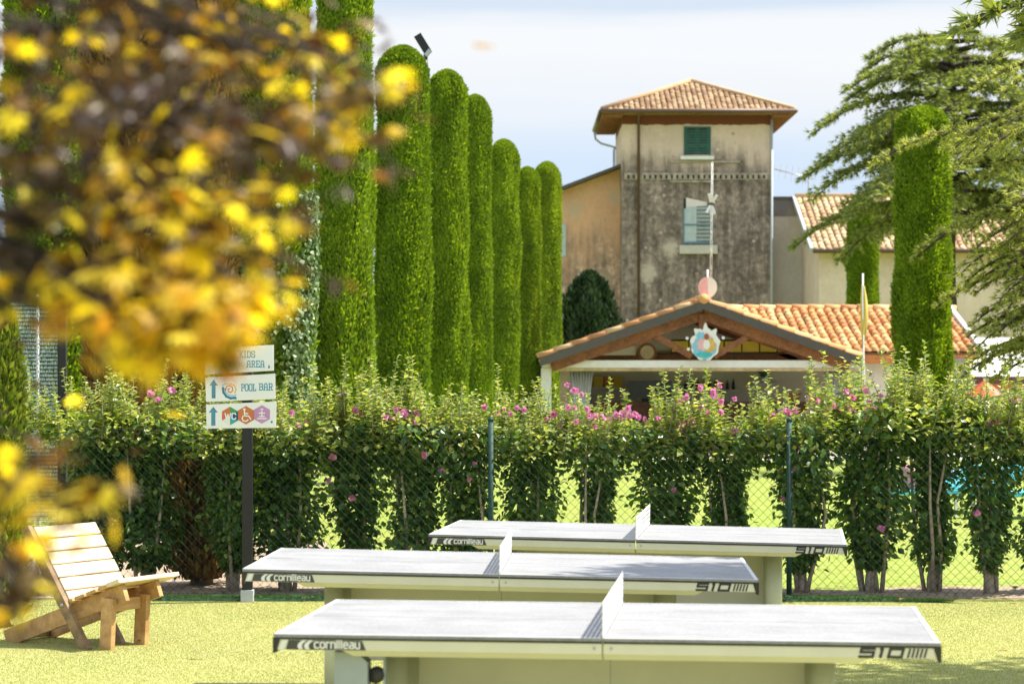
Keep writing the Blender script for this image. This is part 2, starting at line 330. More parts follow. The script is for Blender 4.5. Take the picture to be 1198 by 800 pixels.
M['maple'] = leafmat('maple', [(0, (.024, .010, .006)), (.40, (.06, .024, .009)), (.78, (.085, .065, .009)), (.93, (.22, .11, .012)), (1, (.46, .30, .03))], .36, (1.5, 1.3, .35), .4, .5)
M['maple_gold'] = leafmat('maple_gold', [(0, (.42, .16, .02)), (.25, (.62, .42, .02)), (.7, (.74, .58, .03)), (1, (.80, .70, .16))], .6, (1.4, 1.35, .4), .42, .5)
M['litter'] = leafmat('litter', [(0, (.12, .06, .03)), (1, (.42, .30, .18))], .2)

# ------------------------------------------------------------------ lettering from strokes
GL = {
 'c': (.62, [[(.62,.75),(.14,.75),(0,.61),(0,.14),(.14,0),(.62,0)]]), 'o': (.66, [[(.14,.75),(.52,.75),(.66,.61),(.66,.14),(.52,0),(.14,0),(0,.14),(0,.61),(.14,.75)]]),
 'r': (.42, [[(0,0),(0,.75)], [(0,.6),(.14,.75),(.42,.75)]]), 'n': (.62, [[(0,0),(0,.75),(.48,.75),(.62,.61),(.62,0)]]),
 'i': (.06, [[(0,0),(0,.75)], [(0,.9),(0,1.0)]]), 'l': (.06, [[(0,0),(0,1)]]),
 'e': (.62, [[(0,.4),(.62,.4),(.62,.61),(.48,.75),(.14,.75),(0,.61),(0,.14),(.14,0),(.6,0)]]),
 'a': (.62, [[(.08,.75),(.48,.75),(.62,.61),(.62,0),(.14,0),(0,.12),(0,.28),(.14,.4),(.62,.4)]]),
 'u': (.62, [[(0,.75),(0,.14),(.14,0),(.62,0),(.62,.75)]]),
 '5': (.9, [[(.9,1),(0,1),(0,.56),(.9,.56),(.9,0),(0,0)]]), '1': (.2, [[(0,1),(.1,1),(.1,0)]]), '0': (.9, [[(0,0),(0,1),(.9,1),(.9,0),(0,0)]]),
 'K': (.62, [[(.1,0),(.1,1)], [(.6,1),(.12,.45)], [(.26,.6),(.6,0)], [(0,0),(.22,0)], [(0,1),(.22,1)], [(.48,0),(.7,0)], [(.48,1),(.7,1)]]),
 'I': (.3, [[(.15,0),(.15,1)], [(0,0),(.3,0)], [(0,1),(.3,1)]]),
 'D': (.6, [[(.1,0),(.1,1)], [(0,1),(.42,1),(.6,.8),(.6,.2),(.42,0),(0,0)]]),
 'S': (.55, [[(.55,.72),(.55,.9),(.44,1),(.12,1),(0,.9),(0,.64),(.12,.53),(.43,.48),(.55,.37),(.55,.1),(.43,0),(.12,0),(0,.1),(0,.27)]]),
 'A': (.62, [[(.06,0),(.06,.75),(.2,1),(.42,1),(.56,.75),(.56,0)], [(.06,.42),(.56,.42)], [(-.06,0),(.18,0)], [(.44,0),(.68,0)]]),
 'R': (.62, [[(.1,0),(.1,1)], [(0,1),(.42,1),(.56,.88),(.56,.6),(.42,.48),(.1,.48)], [(.34,.48),(.56,.0)], [(0,0),(.22,0)], [(.5,0),(.66,0)]]),
 'E': (.58, [[(.1,0),(.1,1)], [(.56,.8),(.56,1),(0,1)], [(.1,.5),(.42,.5)], [(0,0),(.56,0),(.56,.2)]]),
 'P': (.58, [[(.1,0),(.1,1)], [(0,1),(.44,1),(.58,.87),(.58,.56),(.44,.44),(.1,.44)], [(0,0),(.24,0)]]),
 'O': (.6, [[(.13,1),(.47,1),(.6,.86),(.6,.14),(.47,0),(.13,0),(0,.14),(0,.86),(.13,1)]]),
 'L': (.55, [[(.1,0),(.1,1)], [(0,1),(.22,1)], [(0,0),(.55,0),(.55,.22)]]),
 'B': (.6, [[(.1,0),(.1,1)], [(0,1),(.44,1),(.56,.9),(.56,.62),(.44,.52),(.1,.52)], [(.44,.52),(.6,.4),(.6,.12),(.46,0),(0,0)]]),
 'W': (.9, [[(0,1),(.22,0),(.45,.8),(.68,0),(.9,1)]]), 'C': (.62, [[(.62,.8),(.5,1),(.14,1),(0,.84),(0,.16),(.14,0),(.5,0),(.62,.2)]]), ' ': (.4, [])}
_lay = [0]
def strokes(mb, lines, w, y, M_=None, dz=.0009):
    """flat strokes standing dz proud of plane y (facing -y), each a hair further out than the last"""
    k = 0
    for ln in lines:
        for (a, b) in zip(ln[:-1], ln[1:]):
            a = np.array(a, float); b = np.array(b, float); d = b - a; L = np.hypot(*d)
            if L < 1e-9: continue
            d /= L; n_ = np.array((-d[1], d[0])) * w / 2; a = a - d * w * .42; b = b + d * w * .42; k += 1
            mb.prism([a - n_, b - n_, b + n_, a + n_], y, y - dz - k * 2e-5, M_)
def text(mb, s, x, z, h, width, y, wf=.15, shear=0, gap=.22):
    tot = sum(GL[c][0] for c in s) + gap * (len(s) - 1); sx = width / (tot * h); cx = 0; lines = []
    for c in s:
        gw, ls = GL[c]
        for ln in ls: lines.append([(x + ((cx + px) * sx + shear * pz) * h, z + pz * h) for px, pz in ln])
        cx += gw + gap
    strokes(mb, lines, wf * h, y)

# ------------------------------------------------------------------ ground
g = MB(); g.add([(-1500, -60, 0), (1500, -60, 0), (1500, 2000, 0), (-1500, 2000, 0)], [(0, 1, 2, 3)]); tag(g.build('lawn', M['lawn']), kind='structure')
g = MB(); g.add([(-14, -8, .004), (14, -8, .004), (14, 19.62, .004), (-14, 19.9, .004)], [(0, 1, 2, 3)]); tag(g.build('turf_ground', M['turf']), kind='structure')
g = MB()
pts = []
for i in range(61):
    x = -12 + i * .4; b_ = 20.75 + .22 * math.sin(x * 1.7) + .15 * math.sin(x * 4.1) + max(0, min(1, (-1.4 - x) / .6)) * 5.5
    pts += [(x, 19.70 - .02 * x * 0, .008), (x, b_, .008)]
g.add(pts, [(2*i, 2*i+2, 2*i+3, 2*i+1) for i in range(60)]); tag(g.build('soil', M['soil']), kind='structure')
g = MB(); g.add([(1.5, 50, .006), (14, 50, .006), (14, 66, .006), (1.5, 66, .006)], [(0, 1, 2, 3)]); tag(g.build('paving', M['paving']), kind='structure')
g = MB(); vs = []  # low turf lip whose dark green also stands in for shade
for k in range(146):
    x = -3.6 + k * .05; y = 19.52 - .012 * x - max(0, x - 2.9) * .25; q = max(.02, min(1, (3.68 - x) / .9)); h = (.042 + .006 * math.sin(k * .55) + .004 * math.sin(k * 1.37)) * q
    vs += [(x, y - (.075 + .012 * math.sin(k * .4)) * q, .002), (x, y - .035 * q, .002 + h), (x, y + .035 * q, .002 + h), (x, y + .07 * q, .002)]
g.add(vs, [(4*k+c, 4*k+4+c, 4*k+5+c, 4*k+1+c) for k in range(145) for c in range(3)], True); tag(g.build('turf_shade_edging', M['shade_edging']), kind='structure')
def edge_blades():
    n = 16000; x = rng.uniform(-3.6, 3.5, n); q = np.clip((3.68 - x) / .9, .02, 1); y = 19.52 - .012 * x - np.maximum(0, x - 2.9) * .25 + rng.uniform(-.085, .06, n) * q; a = rng.uniform(0, 6.283, n)
    d = nrm(np.stack([rng.normal(0, .5, n), rng.normal(-.2, .5, n), np.ones(n)], 1)); V, T = scatter(np.array([(-.5, 0, 0), (.5, 0, 0), (0, 1, 0)]), np.array([(0, 1, 2)]), np.stack([x, y, .012 + .022 * q], 1), d, np.stack([np.cos(a), np.sin(a), np.zeros(n)], 1), rng.uniform(.015, .035, n), rng.uniform(.004, .008, n))
    tag(arr_obj('shade_edge_grass', V, T, M['edge_blade']), kind='stuff')
edge_blades()
# short turf blades on the part of the lawn in front of the fence
def blades():
    n = 420000; Y = np.sqrt(rng.uniform(13.6**2, 19.66**2, n)); X = rng.uniform(-.235, .235, n) * Y
    d = nrm(np.stack([rng.normal(0, .45, n), rng.normal(0, .45, n), np.ones(n)], 1)); a = rng.uniform(0, 6.283, n)
    tv = np.array([(-.5, 0, 0), (.5, 0, 0), (0, 1, 0)]); tt = np.array([(0, 1, 2)])
    V, T = scatter(tv, tt, np.stack([X, Y, np.full(n, .003)], 1), d, np.stack([np.cos(a), np.sin(a), np.zeros(n)], 1), rng.uniform(.006, .014, n), rng.uniform(.0025, .0045, n))
    tag(arr_obj('turf_grass', V, T, M['blade']), kind='stuff')
blades()
def litter():
    n = 260; X = rng.uniform(-4.6, 4.6, n); Y = np.where(rng.random(n) < .8, rng.uniform(19.3, 20.9, n), rng.uniform(15, 19.4, n)); z = np.where(Y > 19.66, .016, .03)
    tv = np.array([(0, 0, 0), (-.4, .45, .14), (.4, .45, .14), (0, 1, 0)]); tt = np.array([(0, 2, 1), (1, 2, 3)]); a = rng.uniform(0, 6.28, n)
    V, T = scatter(tv, tt, np.stack([X, Y, z], 1), np.stack([np.cos(a), np.sin(a), rng.normal(0, .15, n)], 1), np.tile((0, 0, 1.), (n, 1)), rng.uniform(.03, .08, n))
    tag(arr_obj('leaf_litter', V, T, M['litter']), kind='stuff')
litter()

# ------------------------------------------------------------------ tiled roof faces
def tile_face(mb, P0, U, Vd, width, rng_v, pitch=.2, course=.36, r=None, fl=1.0):
    """barrel tiles over a roof face: columns along U, courses up Vd, rng_v(u) -> (v0, v1)"""
    P0, U, Vd = Vector(P0), Vector(U).normalized(), Vector(Vd).normalized(); Nn = U.cross(Vd).normalized()
    if Nn.z < 0: Nn = -Nn
    r = r or pitch * .46; nseg = 6; ncol = int(width / pitch)
    arc = [(math.cos(math.pi * k / nseg), math.sin(math.pi * k / nseg)) for k in range(nseg + 1)]
    for i in range(ncol):
        u = (i + .5) * pitch * width / (ncol * pitch); v0, v1 = rng_v(u)
        v = v0
        while v < v1 - .02:
            ve = min(v + course + .04, v1); ju, jn = random.uniform(-.012, .012), random.uniform(-.008, .012)
            ring = []
            for (vv, lift, rr) in ((v, .045 + jn, r), (ve, .012 + jn, r * .86)):
                ring += [P0 + U * (u + ju - c * rr) + Vd * vv + Nn * (s_ * rr * fl + lift) for c, s_ in arc]
            k = nseg + 1
            mb.add(ring, [(j, j+1, j+1+k, j+k) for j in range(nseg)] + [tuple(range(k))[::-1]], True)
            v += course
def quad(mb, pts, t=.06):
    pts = [Vector(p) for p in pts]; n = (pts[1]-pts[0]).cross(pts[2]-pts[0]).normalized()
    if n.z > 0: n = -n
    k = len(pts); lo = [p + n * t for p in pts]
    mb.add(pts + lo, [tuple(range(k)), tuple(range(2*k-1, k-1, -1))] + [(i, i+k, (i+1) % k + k, (i+1) % k) for i in range(k)])

# ------------------------------------------------------------------ the old tower house
def tower():
    Y = 100.0; x0, x1 = X_(728, Y), X_(902, Y); zt = 12.36; D = 6.4
    t = empty('tower_house', (0, 0, 0), 'tall square tower house, cream plaster above dark grime, tiled pyramid roof', 'building')
    b = MB(); b.box((x0, Y, 0), (x1, Y + D, zt)); b.build('wall', M['tower_plaster'], t)
    ov = .86; ez = 12.42; cx = (x0 + x1) / 2; cy = Y + D / 2; A = Vector((cx, cy, ez + 1.62)); hx = (x1 - x0) / 2 + ov; hy = D / 2 + ov
    C4 = [Vector((cx + sx * hx, cy + sy * hy, ez)) for sx, sy in ((-1,-1),(1,-1),(1,1),(-1,1))]
    b = MB()
    for i in range(4):
        a, c = C4[i], C4[(i+1) % 4]; W_ = (c - a).length; mid = (a + c) / 2; L = (A - mid).length
        tile_face(b, a, c - a, A - mid, W_, lambda u, W_=W_, L=L: (0, L * (1 - abs(2*u/W_ - 1))), .22, .36, None, .32)
    rf = b.build('roof', M['tile_old'], t)
    b = MB()
    for i in range(4): b.tube([C4[i] + Vector((0,0,.05)), A + Vector((0,0,.06))], .11, 8)
    b.build('hip_tiles', M['tile_old'], rf)
    b = MB(); b.prism([(-hx, 0), (hx, 0), (0, 1.60)], 0, .001)  # deck
    b = MB(); vs = [p - Vector((0, 0, .03)) for p in C4] + [A - Vector((0, 0, .03))] + [p - Vector((0, 0, .12)) for p in C4]
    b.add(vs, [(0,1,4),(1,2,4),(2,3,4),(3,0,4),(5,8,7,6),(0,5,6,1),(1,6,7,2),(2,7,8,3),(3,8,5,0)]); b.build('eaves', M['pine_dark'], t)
    b = MB()
    for k in range(14):
        yy = Y - ov + .25 + k * (D + 2*ov - .5) / 13
        for xa_, xb_ in ((x0 - ov + .03, x0 - .003), (x1 + .003, x1 + ov - .03)): b = MB(); b.box((xa_, yy - .05, ez - .24), (xb_, yy + .05, ez - .125)); b.build('rafter', M['truss'], t)
    b = MB(); b.tube([C4[0] + Vector((-.05, -.06, -.03)), C4[1] + Vector((.05, -.06, -.03))], .085, 8)
    for (i, j, dx) in ((0, 3, -.06), (1, 2, .06)): b.tube([C4[i] + Vector((dx, -.05, -.03)), C4[j] + Vector((dx, 0, -.03))], .085, 8)
    b.build('gutter', M['pipe_brown'], t)
    b = MB(); px = X_(747, Y); b.tube([(px, Y - .75, ez - .1), (px, Y - .1, ez - .35), (px, Y - .09, 3)], .055, 8); b.build('downpipe', M['pipe_brown'], t, label='brown downpipe left of the windows')
    b = MB(); b.tube([(x1 + .02, Y - .09, ez - .3), (x1 + .02, Y - .09, 0)], .05, 8); b.build('downpipe', M['pipe_grey'], t, label='pale downpipe on the right corner')
    b = MB(); q = C4[3]; b.tube([q + Vector((-.05, -.2, -.05)), q + Vector((0, -.2, -.42)), q + Vector((.25, -.2, -.62)), Vector((x0 - .02, q.y - .8, ez - .85)), Vector((x0 - .09, q.y - 1.2, ez - 1.0)), Vector((x0 - .09, q.y - 1.2, 0))], .05, 8); b.build('gutter_pipe', M['pipe_grey'], t)
    # upper window with closed green shutters
    wx0, wx1, z1, z0 = X_(802, Y), X_(829.5, Y), Z_(150.5, Y), Z_(181, Y)
    b = MB(); b.box((wx0 - .07, Y - .05, z0 - .02), (wx0, Y - .002, z1 + .07)); b.box((wx1, Y - .05, z0 - .02), (wx1 + .07, Y - .002, z1 + .07)); b.box((wx0, Y - .05, z1), (wx1, Y - .002, z1 + .07)); wn = b.build('window', M['shutter_green'], t, label='upper window with green louvred shutters')
    for s_ in (0, 1):
        a = wx0 + s_ * (wx1 - wx0) / 2 + .01; c = a + (wx1 - wx0) / 2 - .02; b = MB()
        b.box((a, Y - .06, z0), (a + .06, Y - .02, z1)); b.box((c - .06, Y - .06, z0), (c, Y - .02, z1)); b.box((a, Y - .058, (z0 + z1) / 2 - .18), (c, Y - .03, (z0 + z1) / 2 - .08))
        for k in range(9):
            zz = z0 + .05 + k * (z1 - z0 - .08) / 9; b.box((a + .06, Y - .055, zz), (c - .06, Y - .03, zz + .07))
        b.build('shutter', M['shutter_green'], wn)
    b = MB(); b.box((wx0, Y - .018, z0), (wx1, Y - .004, z1)); b.build('pane', M['dark_inside'], wn)
    b = MB(); b.box((X_(796, Y), Y - .16, Z_(187, Y)), (X_(835, Y), Y + .02, Z_(183, Y))); b.build('sill', M['white_paint'], wn)
    # lower window: one pale leaf closed, dark opening with bars
    wx0, wx1, z1, z0 = X_(800.5, Y), X_(832, Y), Z_(241, Y), Z_(284, Y)
    b = MB(); b.box((wx0 - .06, Y - .05, z0 - .05), (wx0, Y - .002, z1)); b.box((wx1, Y - .05, z0 - .05), (wx1 + .06, Y - .002, z1)); b.box((wx0, Y - .05, z0 - .05), (wx1, Y - .002, z0 + .04)); b.box((wx0, Y - .05, Z_(263, Y) - .03), (wx1, Y - .002, Z_(263, Y) + .03))
    wn = b.build('window', M['frame_blue'], t, label='lower window with one pale shutter leaf and blue frame')
    b = MB(); b.box((wx0, Y - .02, z0 + .04), ((wx0 + wx1) / 2 - .05, Y - .006, z1)); b.build('shutter', M['shutter_pale'], wn)
    b = MB(); b.box(((wx0 + wx1) / 2 - .05, Y - .012, z0 + .04), (wx1, Y - .004, z1)); b.build('pane', M['window_grey'], wn)
    b = MB()
    for k in range(9): zz = z0 + .1 + k * .16; b.box(((wx0 + wx1)/2 - .04, Y - .045, zz), (wx1, Y - .03, zz + .05))
    b.build('bars', M['pipe_grey'], wn)
    b = MB(); b.box((X_(795, Y), Y - .14, Z_(297, Y)), (X_(839, Y), Y + .02, Z_(287, Y))); b.build('sill', M['grey_plaster'], wn)
    # course of small brick openings under the upper floor
    b = MB(); zb = Z_(206.5, Y)
    n = 26; L = X_(897, Y) - X_(732, Y)
    for k in range(n + 1): xx = X_(732, Y) + k * L / n; b.box((xx - .07, Y - .06, zb - .10), (xx + .07, Y + .01, zb + .06))
    b.box((X_(730, Y), Y - .07, zb + .06), (X_(900, Y), Y + .01, zb + .14)); b.box((X_(730, Y), Y - .045, zb - .14), (X_(900, Y), Y + .01, zb - .10)); b.build('cornice', M['trim_plaster'], t)
    b = MB(); b.box((X_(732, Y), Y - .004, zb - .099), (X_(897, Y), Y + .005, zb + .059)); b.build('recess', M['dark_inside'], t)
    b = MB(); b.box((X_(785, Y), Y - .07, Z_(190.5, Y)), (X_(866, Y), Y + .01, Z_(188.6, Y))); b.box((X_(783, Y), Y - .07, Z_(213.5, Y)), (X_(831, Y), Y + .01, Z_(211.5, Y))); b.build('ledge', M['trim_plaster'], t)
tower()
def side_houses():
    Y = 102.0; t = empty('lean_to_house', (0, 0, 0), 'ochre orange plastered lean-to against the left side of the tower', 'building')
    xa, xb = X_(656, Y), X_(727, Y); za, zb = Z_(224, Y), Z_(197, Y); b = MB()
    b.prism([(xa, 0), (xb, 0), (xb, zb), (xa, za)], Y, Y + 8); b.build('wall', M['orange_plaster'], t)
    b = MB(); b.prism([(xa - .35, za + .02 - .13), (xb, zb + .02), (xb, zb + .16), (xa - .35, za + .03)], Y - .6, Y + 8.3); b.build('roof', M['fascia'], t)
    b = MB(); b.box((X_(657, Y), Y - .05, Z_(300, Y)), (X_(662, Y), Y - .003, Z_(262, Y))); b.build('shutter', M['shutter_pale'], t)
    Y = 101.0; t = empty('link_building', (0, 0, 0), 'flat topped grey block between the tower and the tiled house', 'building')
    b = MB(); b.box((X_(904, Y), Y, 0), (X_(944, Y), Y + 5, Z_(233, Y))); b.build('wall', M['grey_plaster'], t)
    b = MB(); b.box((X_(904, Y), Y - .03, Z_(253, Y)), (X_(942, Y), Y - .002, Z_(233, Y) - .01)); b.build('parapet', M['cap_plaster'], t)
    b = MB(); b.box((X_(904, Y), Y - .1, Z_(233, Y)), (X_(943, Y), Y + 5, Z_(233, Y) + .1)); b.build('coping', M['fascia'], t)
    Y = 95.0; t = empty('tiled_farmhouse', (0, 0, 0), 'long low cream house with pale sunlit tile roof right of the tower', 'building')
    xa = X_(951, Y); xb = 34.0; ez = Z_(293, Y); rz = Z_(232, 101.0); b = MB()
    b.add([(xa+.3, Y+.5, 0), (xb, Y+.5, 0), (xb, Y+.5, ez), (xa+.3, Y+.5, ez), (xa+.3, 107, 0), (xb, 107, 0), (xb, 107, ez), (xa+.3, 107, ez), (xa+.3, 101, rz-.1), (xb, 101, rz-.1)],
          [(0,1,2,3),(5,4,7,6),(4,0,3,8,7),(1,5,6,9,2)]); b.build('wall', M['cream_plaster'], t)
    b = MB(); quad(b, [(xa, Y, ez), (xb, Y, ez), (xb, 101, rz), (xa, 101, rz)], .1); quad(b, [(xa, 107, ez), (xa, 101, rz), (xb, 101, rz), (xb, 107, ez)], .1); b.build('deck', M['pine_dark'], t)
    b = MB(); U = Vector((1, 0, 0)); Vd = Vector((0, 101 - Y, rz - ez)); tile_face(b, (xa, Y, ez), U, Vd, xb - xa, lambda u: (0, Vd.length), .26, .42, None, .6)
    rf = b.build('roof', M['tile_pale'], t); b = MB(); b.tube([(xa, 101, rz + .06), (xb, 101, rz + .06)], .14, 8); b.build('ridge_tiles', M['tile_pale'], rf)
    b = MB(); b.bar((xa - .05, Y - .05, ez), (xa - .05, 101, rz), .12, .2); b.build('verge_board', M['pipe_grey'], t)
    b = MB(); b.tube([(xa, Y - .08, ez - .03), (xb, Y - .08, ez - .03)], .08, 8); b.build('gutter', M['pipe_brown'], t)
    for px in (985, 1090):
        b = MB(); b.box((X_(px, Y), Y + .46, 2.6), (X_(px, Y) + 1.0, Y + .49, 4.2)); wn = b.build('window', M['glass_dark'], t); b = MB(); b.box((X_(px, Y) - .1, Y + .4, 2.45), (X_(px, Y) + 1.1, Y + .497, 2.58)); b.build('sill', M['white_paint'], wn)
side_houses()
def antenna(px, py, Y, tilt, label, base):
    t = empty('tv_antenna', base, label, 'antenna', group=None); top = P(px, py, Y) - Vector(base)
    b = MB(); b.tube([(0, 0, 0), (0, 0, top.z + .3)], .03, 6); b.build('mast', M['steel'], t)
    b = MB(); d = Vector((math.cos(tilt), 0, math.sin(tilt))); q = Vector((0, 0, top.z)); b.tube([q - d * 1.5, q + d * .3], .022, 5); b.build('boom', M['steel'], t)
    b = MB()
    for k in range(7): c = q - d * (1.5 - k * .26); L = .36 + .03 * k; n = Vector((-d.z, .8, d.x)).normalized(); b.tube([c - n * L, c + n * L], .014, 4)
    b.build('elements', M['steel'], t)
antenna(943, 208, 104, R_(-14), 'upper thin rooftop aerial between the tower and the cedar', (X_(946, 104), 104, 8.2))
antenna(938, 219, 0.96, R_(-16), 'lower thin rooftop aerial beside the tower', (X_(940, 104.6), 104.6, 8.2))

# ------------------------------------------------------------------ pool bar
BAR = empty('pool_bar', (0, 0, 0), 'open timber pool bar with terracotta tiled gable roof', 'bar')
def bar():
    t = BAR; Yf = 54.0; xl, xr, xc = .62, 7.75, 4.25; ez, az = 2.10, 3.36; mz = 3.30
    sl = (az - ez) / (xc - xl)
    # gable roof running back into the main roof
    deck = MB(); quad(deck, [(xl, Yf, ez), (xc, Yf, az), (xc, 62.5, az), (xl, 62.5, ez)], .10); quad(deck, [(xc, Yf, az), (xr, Yf, ez), (xr, 62.5, ez), (xc, 62.5, az)], .10)
    yr, ye = 60.0, 56.0; wl, wr = 4.6, 10.72; wez = 2.24
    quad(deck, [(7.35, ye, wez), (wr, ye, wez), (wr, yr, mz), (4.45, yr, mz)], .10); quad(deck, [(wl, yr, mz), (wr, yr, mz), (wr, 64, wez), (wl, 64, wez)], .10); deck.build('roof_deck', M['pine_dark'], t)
    b = MB()
    Vl = Vector((xc - xl, 0, az - ez)); Vr = Vector((xc - xr, 0, az - ez))
    tile_face(b, (xl, Yf - .06, ez), (0, 1, 0), Vl, 8.4, lambda u: (0, Vl.length), .21, .40)
    tile_face(b, (xr, Yf - .06, ez), (0, 1, 0), Vr, 8.4, lambda u: (0, Vr.length), .21, .40)
    Vw = Vector((0, yr - ye, mz - wez)); gx = lambda X: 0
    def lim(u):
        X = wl + u; zg = az - (X - xc) * (az - ez) / (xr - xc); v = (zg - wez - .02) / (mz - wez) * Vw.length if X < xr else 0
        return (max(0, v), Vw.length)
    tile_face(b, (wl, ye, wez), (1, 0, 0), Vw, wr - wl, lim, .2, .36); rf = b.build('roof', M['tile_orange'], t)
    b = MB()
    for k in range(20): b.tube([(xc, Yf - .1 + k * .42, az + .07), (xc, Yf + .36 + k * .42, az + .05)], [.12, .10], 8)
    b.build('ridge_tiles', M['tile_orange'], rf); b = MB()
    for k in range(15): b.tube([(wl + .3 + k * .4, yr, mz + .06), (wl + .74 + k * .4, yr, mz + .05)], [.12, .10], 8)
    b.build('ridge_tiles', M['tile_orange'], rf)
    for (xa, dirn) in ((xl, 1), (xr, -1)):
        b = MB(); b.prism([(xa, ez - .17), (xc, az - .17), (xc, az + .03), (xa, ez + .03)] if dirn > 0 else [(xc, az - .17), (xa, ez - .17), (xa, ez + .03), (xc, az + .03)], Yf - .09, Yf - .004); b.build('fascia_board', M['fascia'], t)
        b = MB(); a0 = (xa + dirn * .3, ez - .17 - .10); a1 = (xc, az - .17 - .02)
        b.bar((xa + dirn * .25, Yf + .25, ez - .17), (xc, Yf + .25, az - .28), .16, .24, (0, 0, 1)); b.build('rafter', M['truss'], t)
        b = MB(); b.bar((xc + dirn * -1.05, Yf + .3, 2.62), (xc - dirn * .25, Yf + .3, 2.16), .12, .14); b.build('strut', M['truss'], t)
        b = MB(); b.bar((xc + dirn * -1.05, Yf + .35, 2.62), (xc - dirn * 2.6, Yf + .35, 2.16), .12, .16); b.build('strut', M['truss'], t)
    b = MB(); b.box((xc - .09, Yf + .14, 2.1), (xc + .09, Yf + .36, 3.1)); b.build('king_post', M['truss'], t)
    for yy in (57.0, 59.5):
        for dirn, xa in ((1, xl), (-1, xr)):
            b = MB(); b.bar((xa + dirn * .35, yy, ez - .1), (xc, yy, az - .22), .14, .2); b.build('rafter', M['truss'], t)
        if yy > 58: b = MB(); b.box((xl + .8, yy - .07, 2.08), (xr - .8, yy + .07, 2.24)); b.build('tie_beam', M['truss'], t)
    # white header, posts
    b = MB(); b.box((X_(634, 54.4), 54.3, Z_(430, 54.4)), (X_(1011, 54.4), 54.5, Z_(421.5, 54.4))); b.build('header_beam', M['white_paint'], t)
    b = MB(); b.box((X_(645, 54.6), 54.55, Z_(434, 54.6)), (X_(1008, 54.6), 54.7, Z_(430, 54.6))); b.build('header_trim', M['pine_pale'], t)
    for (a, c, y) in ((633, 645, 54.4), (1004, 1012, 54.4), (655, 664, 57)):
        b = MB(); b.box((X_(a, y), y - .1, 0), (X_(c, y), y + .1, Z_(430.5, y))); b.build('post', M['white_paint'] if y < 55 else M['pine_pale'], t)
    b = MB(); b.box((X_(1116, 55.9), 55.9, 0), (X_(1133, 55.9), 56.6, 2.12)); b.build('pillar', M['stone'], t)
    b = MB(); b.box((7.0, 55.95, 2.0), (10.6, 56.1, 2.2)); b.build('eave_beam', M['orange_wood'], t)
    b = MB(); b.bar((wr + .04, ye - .1, wez + .06), (wr + .04, yr, mz + .08), .1, .2); b.bar((wr + .04, yr, mz + .08), (wr + .04, 64.1, wez + .06), .1, .2); b.build('verge_flashing', M['flashing'], t)
    # walls: back, sides, and the closed part under the wing
    b = MB(); b.box((1.2, 59.8, 0), (10.55, 60, 2.18)); b.add([(1.2, 59.78, 2.18), (7.3, 59.78, 2.18), (xc, 59.78, az - .22)], [(0, 1, 2)]); b.build('back_wall', M['bar_wall'], t)
    b = MB(); b.box((7.6, 56.3, 0), (10.5, 56.5, 2.02)); b.build('front_wall', M['bar_wall'], t)
    b = MB(); b.box((1.2, 57.2, 0), (1.4, 59.8, 2.1)); b.add([(.9, 57.0, 2.2), (2.9, 57.0, 2.2), (2.9, 57.0, 2.86)], [(0, 1, 2)]); b.build('side_wall', M['bar_wall'], t)
    b = MB(); b.box((X_(785, 58), 58, Z_(413, 58)), (X_(931, 58), 58.2, Z_(397, 58))); b.build('panel_band', M['screen_black'], t)
    for k in range(7):
        a = 786 + k * 20.7; b = MB(); b.box((X_(a, 57.9), 57.9, Z_(411.5, 57.9)), (X_(a + 19, 57.9), 57.99, Z_(399, 57.9))); b.build('yellow_panel', M['yellow_paint'], t)
    b = MB(); b.box((X_(690, 57.4), 57.3, 1.02), (X_(975, 57.4), 57.9, 1.10)); b.box((X_(692, 57.4), 57.4, 0), (X_(973, 57.4), 57.8, 1.02)); b.build('counter', M['counter'], t)
    b = MB(); b.box((X_(795, 59.6), 59.4, 1.34), (X_(865, 59.6), 59.8, 1.38)); b.box((X_(880, 59.6), 59.4, 1.50), (X_(915, 59.6), 59.8, 1.54)); b.box((X_(690, 59.6), 59.4, 1.40), (X_(735, 59.6), 59.8, 1.44)); b.build('shelf', M['white_paint'], t)
bar()
